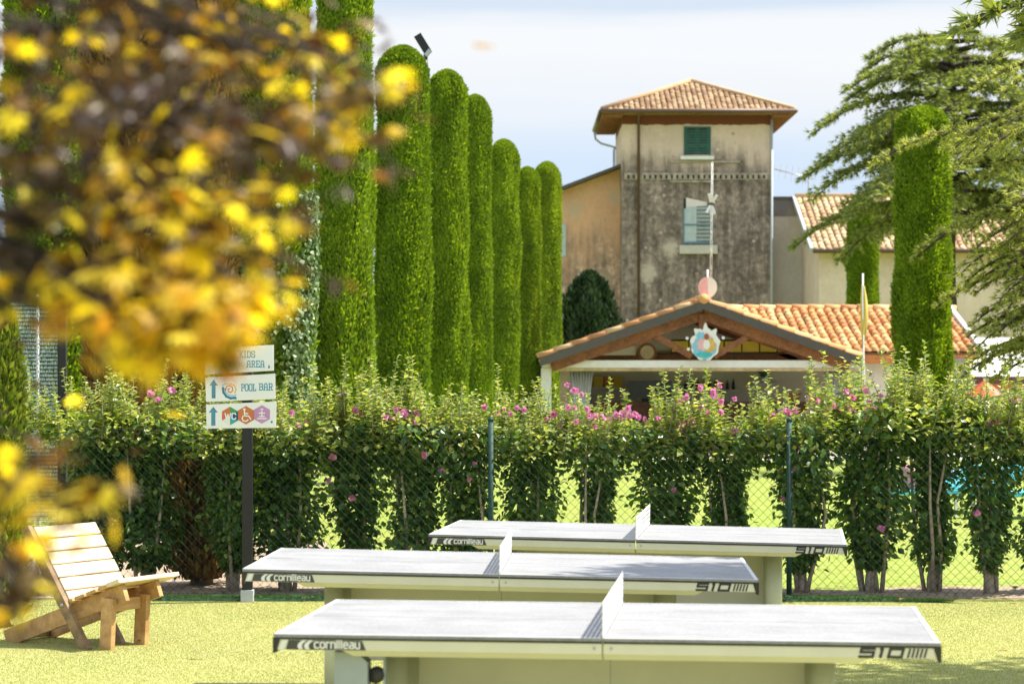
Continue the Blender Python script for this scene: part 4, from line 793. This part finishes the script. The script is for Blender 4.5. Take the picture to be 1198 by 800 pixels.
def flower_mesh(seed):
    r = np.random.default_rng(seed); n = 15; a = np.arange(n) * 2.4; el = np.where(np.arange(n) < 6, .25, np.where(np.arange(n) < 11, .8, 1.4)); d = np.stack([np.cos(a), el - .1, np.sin(a)], 1) * (1, -1, 1)
    tv = np.array([(0, 0, 0), (-.42, .55, .06), (.42, .55, .06), (-.25, .95, -.05), (.25, .95, -.05)]); tt = np.array([(0, 2, 1), (1, 2, 3), (2, 4, 3)])
    V, T = scatter(tv, tt, np.zeros((n, 3)), d + r.normal(0, .28, (n, 3)), np.tile((0, -1., .2), (n, 1)), r.uniform(.022, .040, n)); return arr_mesh('flower', V, T, M['petal'])
FL = [flower_mesh(s) for s in range(3)]
shr = [  # px, scale xy, scale z, flowers as (px, py)
 (112, 1.05, 1.00, [(185, 468), (140, 512)], 'leftmost flowering shrub, beside the court screen post'),
 (172, 1.05, 1.01, [(163, 497), (158, 508), (196, 500), (131, 506)], 'flowering shrub just left of the withered brown thuja'),
 (272, .92, .94, [(262, 512), (246, 500)], 'flowering shrub partly behind the black signpost'),
 (335, 1.1, .98, [(320, 506), (366, 500), (357, 495), (300, 512)], 'flowering shrub right of the signpost, above the end of the middle table'),
 (418, 1.05, 1.02, [(416, 480), (384, 562), (389, 535), (412, 582)], 'flowering shrub left of the grassy gap over the middle table'),
 (487, 1.0, .98, [(472, 485), (488, 490), (497, 532), (506, 515), (480, 492), (458, 490)], 'flowering shrub with the densest pink blossoms over its crown'),
 (545, .95, .97, [(545, 505), (555, 543), (549, 561), (517, 552)], 'flowering shrub immediately left of the green fence post behind the far table'),
 (622, 1.0, 0.93, [(583, 484), (597, 484), (680, 461), (640, 490)], 'flowering shrub immediately right of the green fence post over the far table'),
 (700, .92, 0.92, [(672, 477), (690, 487), (712, 491), (727, 484), (737, 486), (754, 490)], 'flowering shrub left of the net of the far table'),
 (782, 1.1, 0.96, [(787, 477), (793, 496), (800, 505), (835, 457), (788, 573), (843, 469)], 'broad flowering shrub right behind the net of the far table'),
 (852, .95, 0.93, [(856, 508), (838, 528), (860, 505), (828, 483)], 'flowering shrub below the hanging splash crest'),
 (938, 1.0, 1.0, [(936, 525), (920, 480), (931, 480), (955, 468), (930, 549), (915, 583)], 'flowering shrub behind the right fence post'),
 (1020, 1.15, 1.06, [(998, 464), (982, 480), (999, 482), (1034, 480), (1031, 618)], 'tallest pale topped shrub in front of the broad cypress'),
 (1092, 1.05, 1.08, [(1014, 480), (1120, 520)], 'bushy pale shrub under the right end of the bar roof'),
 (1158, 1.0, .98, [(1182, 512), (1158, 495), (1143, 600)], 'forked twin stemmed shrub second from the right edge'),
 (1222, 1.0, .96, [(1190, 470)], 'rightmost flowering shrub, cut by the photo edge')]
for i, (px, sx, sz, fl, lab) in enumerate(shr):
    Y = 20.35 - .02 * X_(px, 20.3) + .08 * math.sin(i * 2.1); t = empty('hibiscus_shrub', (X_(px, Y), Y, 0), lab, 'shrub', group='flowering shrubs along the fence')
    ms = SH[(5, 6, 4, 5)[i] if i < 4 else (i * 2) % 5]; rot = (0, math.pi)[(i // 5) % 2] + (i * .7)
    for nm, me in zip(('stems', 'foliage', 'shoots_lit_crown'), ms): o = inst_obj(nm, me, t); o.scale = (sx, sx, sz); o.rotation_euler = (0, 0, rot)
    for k, (fx, fy) in enumerate(fl):
        for j in range(3 if fy < 500 else 1):
            yy = Y - (.30 if fy > 520 else .22) * random.uniform(.8, 1.2) ; p = P(fx + (j * 8) * random.choice((-1, 1)), fy + j * random.uniform(-8, 4), yy)
            o = inst_obj('flower', FL[(i + k) % 3], t); o.location = p - t.location; o.rotation_euler = (random.uniform(-.6, .6), random.uniform(0, 6.28), random.uniform(-.8, .8)); s_ = random.uniform(.7, 1.15); o.scale = (s_,) * 3

# ------------------------------------------------------------------ chain link fence
def fence():
    t = empty('chain_link_fence', (0, 19.72, 0), 'low chain-link fence with green posts in front of the shrubs', 'fence', rz=R_(-1.0)); b = MB(); xa, xb, h = -3.66, 4.9, 1.38; p = .074; k = 0
    def wire(mb, a, c, r=.0017):
        a = Vector(a); c = Vector(c); d = (c - a).normalized(); u = d.cross(Vector((0, 1, 0))).normalized(); v = d.cross(u); vs = []
        for q in (a, c):
            for g_ in range(3): an = 2.0944 * g_; vs.append(q + u * math.cos(an) * r + v * math.sin(an) * r)
        mb.add(vs, [(g_, (g_+1) % 3, (g_+1) % 3 + 3, g_ + 3) for g_ in range(3)])
    s = xa - h
    while s < xb + h:
        for sg in (1, -1):
            # line x = s + sg*z
            z0, z1 = .02, h; x0_, x1_ = s + sg * z0, s + sg * z1
            if x0_ > x1_: x0_, x1_, z0, z1 = x1_, x0_, z1, z0
            if x1_ < xa or x0_ > xb: continue
            if x0_ < xa: z0 = z0 + (z1 - z0) * (xa - x0_) / (x1_ - x0_); x0_ = xa
            if x1_ > xb: z1 = z0 + (z1 - z0) * (xb - x0_) / (x1_ - x0_); x1_ = xb
            n_ = 4
            for j in range(n_):
                f0, f1 = j / n_, (j + 1) / n_; g_ = lambda f: (x0_ + (x1_ - x0_) * f + .004 * math.sin(f * 9 + s * 3), sg * .002 + .012 * math.sin((x0_ + (x1_ - x0_) * f) * 2.1), z0 + (z1 - z0) * f)
                wire(b, g_(f0), g_(f1))
        s += p
    b.build('wire_mesh', M['wire'], t); b = MB()
    for z in (.05, 1.375): b.tube([(xa + (xb - xa) * k / 8, .006 * math.sin(k * 2), z - (.01 * math.sin(k * 1.7))) for k in range(9)], .0012, 4)
    b.build('tension_wire', M['wire'], t)
    for x in (X_(574, 19.72), X_(923, 19.72), 4.7):
        b = MB(); b.tube([(x, .03, -.05), (x, .03, 1.44)], .022, 10); b.tube([(x, .03, 1.44), (x, .03, 1.47)], [.027, .012], 10); b.build('post', M['post_green'], t)
fence()
def screen():
    Y = 20.9; x1 = X_(73, Y); t = empty('court_screen', (x1, Y, 0), 'tall court fence with pale blue-green windbreak netting and dark post', 'fence'); H = 2.5
    b = MB(); b.box((-.035, -.035, -.05), (.035, .035, H)); b.build('post', M['post_black'], t); b = MB(); b.box((-1.35, -.035, -.05), (-1.28, .035, H)); b.build('post', M['post_black'], t)
    parts = []; r = np.random.default_rng(4); rows = int((H - .1) / .034); nx = 95
    gx, gz = np.meshgrid(np.arange(nx), np.arange(rows)); n = gx.size; pos = np.stack([-1.27 + gx.ravel() * .013 + (gz.ravel() % 2) * .006, .004 * np.sin(gx.ravel() * 1.3), .06 + gz.ravel() * .034], 1)
    tv = np.array([(-.5, 0, 0), (.5, 0, 0), (-.5, 1, 0), (.5, 1, 0)]); tt = np.array([(0, 1, 3), (0, 3, 2)])
    V, T = scatter(tv, tt, pos, np.tile((0, 0, 1.), (n, 1)) + r.normal(0, .12, (n, 3)), np.tile((0, -1., 0), (n, 1)) + r.normal(0, .25, (n, 3)), r.uniform(.018, .027, n), .0105)
    arr_obj('netting', V, T, M['netting'], t)
    b = MB()
    for k in range(rows): b.tube([(-1.27, .004, .055 + k * .034), (-.04, .004, .055 + k * .034)], .0022, 4)
    b.build('net_cords', M['wire'], t); b = MB(); b.tube([(-.235, .12, 0), (-.235, .12, H)], .014, 8); b.build('pole', M['white_paint'], t)
screen()

# ------------------------------------------------------------------ signpost
def signpost():
    Y = 19.45; x = X_(289.5, Y); t = empty('signpost', (x, Y, 0), 'black signpost carrying three white direction boards', 'signpost')
    b = MB(); b.box((-.040, -.04, .10), (.040, .04, Z_(405, Y))); b.build('post', M['post_black'], t, .008); b = MB(); b.box((-.05, -.05, -.05), (.05, .05, .10)); b.build('sleeve', M['grey_sleeve'], t, .006)
    k = Y / F; px = lambda u: (u - 289.5) * k; pz = lambda v: Z_(v, Y); yb = -.052
    def board(corners, lab):
        b = MB(); b.prism([(px(u), pz(v)) for u, v in corners], yb, yb + .012); return b.build('board', M['board_white'], t, .002, label=lab)
    sh = lambda ls: [[(px(225 + u / 6.667), pz(390 + v / 6.667)) for u, v in ln] for ln in ls]
    U = lambda u: px(225 + u / 6.667); Vv = lambda v: pz(390 + v / 6.667)
    b1 = board([(241, 438), (321, 433.5), (321, 403.5), (241, 408)], 'top board reading KIDS AREA'); b2 = board([(242, 470), (323, 466.5), (322.5, 437), (241, 441.5)], 'middle board reading POOL BAR with up arrow'); b3 = board([(242.5, 501), (323.5, 500), (324, 469.5), (242, 473)], 'bottom board with three hexagon symbols')
    def poly(name, pts, m, par, y=.001): b = MB(); b.prism([(U(u), Vv(v)) for u, v in pts], yb - .0002 - y, yb - .0002); return b.build(name, M[m], par)
    b = MB(); text(b, 'KIDS', U(375), Vv(187), .0465*1.05, U(492) - U(375), yb - .0002, .14); text(b, 'AREA', U(432), Vv(262), .0465*1.05, U(565) - U(432), yb - .0002, .14); b.build('lettering', M['teal'], b1)
    b = MB(); text(b, 'POOL', U(388), Vv(446), .0465*1.1, U(500) - U(388), yb - .0002, .14); text(b, 'BAR', U(527), Vv(441), .0465*1.1, U(630) - U(527), yb - .0002, .14); b.build('lettering', M['teal'], b2)
    arrow = lambda cx, t_, b_, w: [(cx - w, b_), (cx - w, t_ + 45), (cx - 2.2*w, t_ + 45), (cx, t_), (cx + 2.2*w, t_ + 45), (cx + w, t_ + 45), (cx + w, b_)][::-1]
    poly('arrow', arrow(172, 360, 505, 15), 'arrow_blue', b2); poly('arrow', arrow(170, 570, 718, 16), 'arrow_blue', b3)
    poly('small_mark', [(595, 270), (612, 270), (603, 240)], 'ink_blue', b1); poly('small_mark', [(616, 697), (632, 697), (632, 680), (616, 680)], 'teal', b3)
    # spiral emblem of the pool bar
    for m, pts, w in (('ink_blue', [(245, 425), (250, 460), (272, 490), (305, 505), (340, 500)], 18), ('sky_paint', [(262, 430), (268, 458), (292, 480), (325, 485), (345, 478)], 9), ('gold', [(300, 392), (335, 405), (348, 435), (338, 462)], 9), ('hex_orange', [(265, 440), (272, 415), (295, 405), (318, 418), (322, 442), (306, 460), (288, 454), (284, 436), (298, 428)], 8), ('sky_paint', [(238, 408), (262, 392), (285, 394)], 10), ('turquoise', [(300, 500), (345, 506)], 16)):
        b = MB(); strokes(b, sh([pts]), w / 6.667 * k, yb - .0002, dz=.0008); b.build('emblem', M[m], b2)
    def hexagon(cx, cy, r): return [(cx + r * .87 * s_, cy + r * c_) for s_, c_ in ((0, 1), (1, .5), (1, -.5), (0, -1), (-1, -.5), (-1, .5))]
    H1 = hexagon(300, 642, 72)
    for m, idx in (('hex_red', (4, 5)), ('hex_orange', (3, 4)), ('hex_green', (2, 3)), ('hex_navy', (1, 2)), ('hex_teal', (0, 1)), ('label_white', (5, 0))): poly('hexagon', [(300, 642), H1[idx[0]], H1[idx[1]]], m, b3)
    poly('hexagon', hexagon(424, 636, 72), 'hex_orange', b3, .001); poly('hexagon', hexagon(548, 630, 72), 'hex_mauve', b3, .001)
    b = MB(); text(b, 'WC', U(262), Vv(666), .0075 * 6.667*.9, U(345) - U(262), yb - .0016, .2); b.build('lettering', M['board_white'], b3)
    b = MB(); strokes(b, sh([[(412, 600), (414, 640), (446, 644), (462, 668)], [(413, 622), (438, 624)], [(402, 642), (394, 660), (402, 678), (424, 684), (440, 672)]]), 9 / 6.667 * k, yb - .0014); strokes(b, sh([[(408, 590), (416, 590)]]), 13 / 6.667 * k, yb - .0014); b.build('wheelchair_symbol', M['board_white'], b3)
    b = MB(); strokes(b, sh([[(540, 590), (556, 590)], [(548, 605), (548, 640)], [(526, 620), (570, 620)], [(530, 645), (566, 645)], [(515, 662), (582, 662)]]), 9 / 6.667 * k, yb - .0014); b.build('baby_symbol', M['board_white'], b3)
signpost()

# ------------------------------------------------------------------ table tennis tables
def pp_table(x, y, a, tilt, z_off, label, extra=False):
    t = empty('ping_pong_table', (x, y, 0), label, 'table', rz=a, group='outdoor ping pong tables'); L, W, H = 2.74, 1.525, .76 - z_off
    dz = lambda lx: -tilt * lx   # the table follows the slight fall of the ground
    Rt = Matrix.Rotation(math.atan(tilt), 4, 'Y')
    def add(mb, name, m, par=None, bevel=0, lab=None): o = mb.build(name, M[m], par or t, bevel, lab); return o
    def bx(mb, a_, c_): mb.box(a_, c_, Rt)
    for s in (-1, 1):
        b = MB(); xs = sorted((s * .003, s * (L/2)));  bx(b, (xs[0], -W/2, H - .012), (xs[1], W/2, H)); tp = add(b, 'tabletop', 'tabletop')
        b = MB(); e_ = s * (L/2 - .02); xs2 = sorted((e_, s * (L/2 - .0005))); bx(b, (xs2[0], -W/2 + .0005, H + .0001), (xs2[1], W/2 - .0005, H + .0022))
        for yy in (-W/2 + .0105, W/2 - .0105): bx(b, (min(s*.003, e_), yy - .01, H + .0001), (max(s*.003, e_), yy + .01, H + .0018))
        bx(b, (min(s*.003, e_), -.0015, H + .0001), (max(s*.003, e_), .0015, H + .0014)); add(b, 'lines', 'line_white', tp)
        # edge strip and cream apron
        b = MB(); xs3 = sorted((s * .003, s * (L/2 - .001)))
        for yy in (-1, 1): ys = sorted((yy * (W/2 - .001), yy * (W/2 - .02))); bx(b, (xs3[0], ys[0], H - .021), (xs3[1], ys[1], H - .0125))
        ys = None; xe = sorted((s * (L/2 - .021), s * (L/2 - .001))); bx(b, (xe[0], -W/2 + .021, H - .021), (xe[1], W/2 - .021, H - .0125)); add(b, 'edge_strip', 'black_plastic', tp)
        b = MB(); xs4 = sorted((s * .004, s * (L/2 - .012)))
        for yy in (-1, 1): ys = sorted((yy * (W/2 - .004), yy * (W/2 - .022))); bx(b, (xs4[0], ys[0], H - .064), (xs4[1], ys[1], H - .0215))
        xe = sorted((s * (L/2 - .012), s * (L/2 - .03))); bx(b, (xe[0], -W/2 + .0225, H - .064), (xe[1], W/2 - .0225, H - .0215)); add(b, 'apron', 'cream_metal')
        # lower folded rail, chamfered at the outer end
        b = MB(); x0 = .004; x1 = L/2 - .285
        for yy in (-1, 1):
            ys = sorted((yy * (W/2 - .010), yy * (W/2 - .035))); pl = [(x0, H - .0645), (x0, H - .090), (x1 - .045, H - .090), (x1, H - .0645)]
            if s < 0: pl = [(-u, v) for u, v in pl][::-1]
            b = MB(); b.prism(pl, ys[0], ys[1]); b.v = [tuple(Rt @ Vector((vx, vy + (-yy * .022 if vz < H - .08 else 0), vz))) for vx, vy, vz in b.v]; add(b, 'rail', 'cream_metal')
        b = MB()
        for xx in (s * .035,):
            for zz in (H - .04,): b.tube([Rt @ Vector((xx, -W/2 + .004, zz)), Rt @ Vector((xx, -W/2 - .0005, zz))], .0055, 10)
        add(b, 'bolt', 'steel')
        # black tapered corner caps
        for yy in (-1, 1):
            b = MB(); pl = [(L/2 + .004, H - .003), (L/2 + .004, H - .078), (L/2 - .010, H - .076), (L/2 - .030, H - .0125), (L/2 - .030, H - .003)]
            if s < 0: pl = [(-u, v) for u, v in pl][::-1]
            ys = sorted((yy * (W/2 - .0002), yy * (W/2 - .05))); pl2 = [(u, min(v, H - .0128)) for u, v in pl]; b.prism(pl2, ys[0], ys[1], Rt); add(b, 'corner_cap', 'black_plastic')
    # maker's plate on the left, number on the right of the long front edge
    yf = -W/2 + .004; xl = -L/2
    zt, zb = H - .0235, H - .0628
    def pr(mb, pts, y): mb.prism([(xl + u, v) for u, v in pts], yf - y, yf - .0001, Rt)
    b = MB(); pr(b, [(.018, zb - .0005), (.040, zb - .0005), (.058, zt + .001), (.036, zt + .001)], .0012); add(b, 'cream_stripe', 'label_white')
    b = MB(); pr(b, [(.050, zb), (.388, zb), (.371, zt), (.062, zt)], .0011); pl = add(b, 'brand_plate', 'label_grey')
    b = MB()
    for off in (0, .028):
        p1 = [(.106 + off, zb + .002), (.099 + off, zb + .013), (.104 + off, zb + .026), (.120 + off, zt - .0005)]; p2 = [(.140 + off, zt - .0005), (.122 + off, zb + .026), (.118 + off, zb + .013), (.124 + off, zb + .002)]; pr(b, p1[::-1] + p2[::-1], .0018)
    add(b, 'swoosh', 'label_white', pl)
    b = MB(); text(b, 'cornilleau', xl + .172, zb + .008, .0315, .188, yf - .0012, .19, gap=.30)
    b.v = [tuple(Rt @ Vector(v)) for v in b.v]; add(b, 'lettering', 'label_white', pl)
    b = MB(); text(b, '510', L/2 - .325, zb + .004, .033, .168, yf - .0001, .36, .28, .45)
    b.v = [tuple(Rt @ Vector(v)) for v in b.v]; nm = add(b, 'number_mark', 'black_ink'); b = MB()
    for k in range(5): u0 = L - .135 + k * .0165; b.prism([(xl + u0, zb + .002), (xl + u0 + .009, zb + .002), (xl + u0 + .019, zt), (xl + u0 + .010, zt)], yf - .001, yf - .0001, Rt)
    add(b, 'slanted_bars', 'label_grey', nm)
    # slotted steel net
    b = MB(); hn = .1525
    for k in range(5): z0 = H + .004 + k * .0305; bx(b, (-.002, -W/2 + .012, z0), (.002, W/2 - .012, z0 + .0195))
    for yy in (-W/2 + .002, -W/6, W/6, W/2 - .012): bx(b, (-.0024, yy, H + .001), (.0024, yy + .010, H + hn))
    add(b, 'net', 'net_metal')
    # curved sheet legs and the panel between them
    for s in (-1, 1):
        b = MB(); n = 12; prof = []
        for k in range(n + 1): u = -1 + 2 * k / n; prof.append((s * (.90 - .06 * (1 - u * u)), u * .40))
        vs = []
        for (px_, py_) in prof: vs += [(px_, py_, -.03), (px_, py_, H - .0905 + dz(px_))]
        b.add(vs, [(2*k, 2*k+2, 2*k+3, 2*k+1) for k in range(n)], True); o = add(b, 'leg', 'leg_metal'); md = o.modifiers.new('s', 'SOLIDIFY'); md.thickness = .03; md.offset = 0
        for yy in (-.405, .405): b = MB(); b.tube([(s * .905, yy, -.03), (s * .905, yy, H - .0905 + dz(s * .9))], .055, 14); add(b, 'leg_tube', 'leg_metal')

    b = MB(); b.box((-.845, -.18, .24), (.845, -.155, H - .0915 - abs(tilt))); pn = add(b, 'panel', 'cream_metal'); b = MB(); b.box((-.0015, -.1812, .24), (.0015, -.1802, H - .0925 - abs(tilt))); add(b, 'seam', 'bracket_grey', pn)
    if extra:
        b = MB(); b.prism([(-1.125, .02), (-.985, .02), (-.985, H - .12), (-1.03, H - .078), (-1.125, H - .078)], -W/2 + .06, -W/2 + .16, Rt); add(b, 'storage_bracket', 'bracket_grey')
        b = MB(); b.tube([(-.955, -W/2 + .10, H - .175), (-.955, -W/2 + .14, H - .175)], .035, 18); add(b, 'castor', 'rubber'); b = MB(); b.box((-.925, -W/2 + .11, .02), (-.915, -W/2 + .15, H - .092)); add(b, 'bracket_strut', 'bracket_grey')
    return t
pp_table(.4448, 10.7578, -.0985, .0029, .0104, 'nearest grey outdoor ping pong table, cut by the bottom edge', True)
pp_table(-.0502, 13.6851, -.0403, .018, -.0074, 'middle grey outdoor ping pong table, its right end in shade')
pp_table(.8848, 16.7028, -.116, .0165, .0164, 'farthest grey outdoor ping pong table, next to the fence')

# ------------------------------------------------------------------ wooden lounge chair
def chair():
    fx, fy = .870, -.493                                  # way the chair faces
    t = empty('lounge_chair', (X_(127.8, 16.1), 16.1, 0), 'low wooden slatted lounge chair on the turf behind the maple leaves', 'chair', rz=math.atan2(fy, fx))
    Wd = .36                                              # local x = forward, y = across (far side positive)
    for yy in (0, Wd):
        b = MB(); b.bar((-.02, yy + .0, -.01), (.0, yy, .345), .045, .095, (1, 0, 0)); b.build('front_leg', M['pine'], t, .004)
        b = MB(); b.bar((.10, yy + .047, .385), (-.92, yy + .047, .025), .042, .115); b.build('seat_rail', M['pine'], t, .004)
        b = MB(); b.bar((-.15, yy - .046, -.01), (-.67, yy - .046, .79), .042, .068); b.build('back_stile', M['pine_dark'], t, .004)
    d = Vector((-.57, 0, .87)).normalized(); n = Vector((.87, 0, .57)).normalized(); base = Vector((-.17, 0, 0))
    for k in range(6):
        c = base + d * (.37 + k * .100) + n * .046; b = MB(); b.bar((c.x, -.02, c.z), (c.x, .62, c.z), .022, .088, tuple(d)); b.build('back_slat', M['pine_pale'], t, .004)  # paler pine puts the sun on the back slats into their colour
    r = Vector((1.02, 0, .36)).normalized(); rn = Vector((-.36, 0, 1.02)).normalized(); rb = Vector((.10, 0, .385))
    for k in range(4):
        c = rb - r * (.115 + k * .105) + rn * .072; b = MB(); b.bar((c.x, -.03, c.z), (c.x, .60, c.z), .085, .024, tuple(rn)); b.build('seat_slat', M['pine'], t, .004)
    c = rb - r * .01 + rn * .073; b = MB(); b.bar((c.x, -.05, c.z), (c.x, .60, c.z), .11, .028, tuple(rn)); b.build('front_board', M['pine_pale'], t, .004)  # paler pine again imitates sunlight on the board
    b = MB(); b.box((-.86, .03, .02), (-.82, Wd + .06, .065)); b.build('rear_stretcher', M['pine_dark'], t, .004)
    b = MB(); b.box((-.03, .025, .25), (.0, Wd - .025, .33)); b.build('front_stretcher', M['pine'], t, .004)
    b = MB()
    for yy in (-.046, Wd - .046): b = MB(); b.tube([(-.345, yy - .026, .29), (-.345, yy + .03, .29)], .012, 8); b.build('bolt', M['steel'], t)
chair()

# ------------------------------------------------------------------ maple in front of the lens
def maple_leaf():
    tips = [(-2.05, .55), (-1.25, .82), (-.55, .95), (0, 1.05), (.55, .95), (1.25, .82), (2.05, .55)]; pts = [(0, 0, 0)]
    for i, (a, l) in enumerate(tips):
        pts.append((l * math.sin(a), .15 + l * math.cos(a), -.10 * l))
        if i < 6: a2 = (a + tips[i+1][0]) / 2; pts.append((.36 * math.sin(a2), .15 + .36 * math.cos(a2), .04))
    c = len(pts); pts.append((0, .15, .06)); tr = [(c, i, i + 1) for i in range(1, 13)] + [(c, 13, 0), (c, 0, 1)]
    return np.array(pts) * .62, np.array([t_[::-1] for t_ in tr])
ML = maple_leaf()
def maple():
    bx_, by_ = -1.75, 3.9; t = empty('maple', (bx_, by_, 0), 'golden and russet maple foliage hanging close to the camera at left', 'maple'); r = np.random.default_rng(17); b = MB()
    b.tube([(0, 0, -.05), (.03, .0, .6), (-.02, .02, 1.2), (.05, -.03, 1.9), (.1, -.1, 2.9), (.2, -.1, 3.7)], [.10, .075, .065, .055, .04, .02], 10); b.build('trunk', M['bark_dark'], t)
    lb = MB(); ps, ds = [], []; B = np.array((bx_, by_, 0.))
    clusters = []   # centre (world), radius, leaves
    def C(px, py, Y, rad, n): clusters.append((np.array(P(px, py, Y * .97)), rad * .97, n))
    for px, py, Y, rad, n in ((60, 40, 3.4, .15, 60), (30, 150, 3.2, .14, 60), (120, 120, 3.5, .16, 75), (210, 40, 3.6, .15, 60), (190, 140, 3.3, .15, 75), (290, 60, 3.7, .14, 55), (290, 170, 3.4, .13, 60), (370, 60, 3.8, .13, 45), (385, 140, 3.5, .10, 36), (430, 110, 3.2, .045, 12), (468, 98, 3.2, .018, 5), (40, 260, 3.3, .13, 50), (120, 230, 3.2, .14, 60), (215, 235, 3.2, .12, 55), (60, 320, 3.4, .10, 30), (120, 350, 3.1, .09, 34), (185, 330, 3.2, .08, 30), (205, 368, 3.1, .07, 34), (268, 348, 3.2, .045, 16), (170, 400, 3.2, .05, 14), (310, 300, 3.4, .07, 14), (330, 250, 3.5, .06, 14), (245, 300, 3.3, .08, 24), (80, 345, 3.2, .06, 26), (150, 378, 3.15, .06, 30), (215, 352, 3.1, .06, 32), (238, 368, 3.1, .05, 28), (290, 342, 3.15, .035, 12), (190, 395, 3.2, .05, 22),
        (243, 414, 3.1, .026, 26), (262, 398, 3.1, .022, 14), (20, 570, 2.9, .07, 24), (75, 590, 2.95, .06, 22), (115, 575, 3.0, .03, 9), (20, 660, 2.8, .05, 16), (55, 680, 2.85, .03, 7), (10, 720, 2.8, .035, 9), (40, 540, 2.9, .03, 8)): C(px, py, Y, rad, n)
    NC = len(clusters)
    for k in range(58):   # the rest of the crown, above and left of the view
        
        c = np.array((r.uniform(-2.7, .45), r.uniform(2.9, 4.6), r.uniform(2.5, 3.9))); e_ = (c[0] / c[1] * F + CX, Y0 - (c[2] - CZ) / c[1] * F)
        if e_[0] < 330 or e_[1] < -480: clusters.append((c, .25, 90))
    for k in range(12): clusters.append((np.array((r.uniform(-2.3, -.85), r.uniform(2.8, 4.4), r.uniform(1.5, 2.4))), .22, 50))
    limb = [np.array((bx_ + .0, by_, z)) for z in (1.3, 1.7, 2.1, 2.5, 2.9, 3.3)]; gs = []
    for i, (c, rad, n) in enumerate(clusters):
        low = Y0 - (c[2] - CZ) / c[1] * F > 500; n = int(n * (1.15 if low and i < NC else 1.5 if i < NC else 1)); s = min(limb, key=lambda q: abs(q[2] - (c[2] + .10))); mid = (s + c) / 2 + np.array((0, 0, .12)) + r.normal(0, .04, 3); lb.tube([s - B, mid - B, c - B], [.016, .009, .003], 6)
        g_ = r.normal(size=(n, 3)) * (.62, .8, .36); p = c + g_ * rad; ps.append(p); ds.append(np.stack([r.normal(0, .7, n) + .2, r.normal(0, .7, n), r.uniform(-.9, .1, n)], 1))
        px = CX + c[0] / c[1] * F; py = Y0 - (c[2] - CZ) / c[1] * F
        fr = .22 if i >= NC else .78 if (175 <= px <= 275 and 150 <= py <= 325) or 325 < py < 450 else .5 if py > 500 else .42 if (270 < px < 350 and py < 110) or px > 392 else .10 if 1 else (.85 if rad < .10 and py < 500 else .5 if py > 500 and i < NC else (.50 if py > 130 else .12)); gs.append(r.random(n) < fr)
        for q in p[::3]: lb.tube([c - B, (c + q) / 2 - B + np.array((0, 0, .01)), q - B], [.0025, .002, .0012], 4, False)
    lb.build('limbs', M['bark_dark'], t)
    p, d, gs = np.concatenate(ps), np.concatenate(ds), np.concatenate(gs); up_ = np.array((0, 0, 1.)) + r.normal(size=p.shape) * .55; sz = r.uniform(.030, .054, len(p)) * np.where(gs, 1.15, 1)
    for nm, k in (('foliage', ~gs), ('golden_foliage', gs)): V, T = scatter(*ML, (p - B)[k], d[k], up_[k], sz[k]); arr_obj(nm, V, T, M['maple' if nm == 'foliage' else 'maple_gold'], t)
maple()
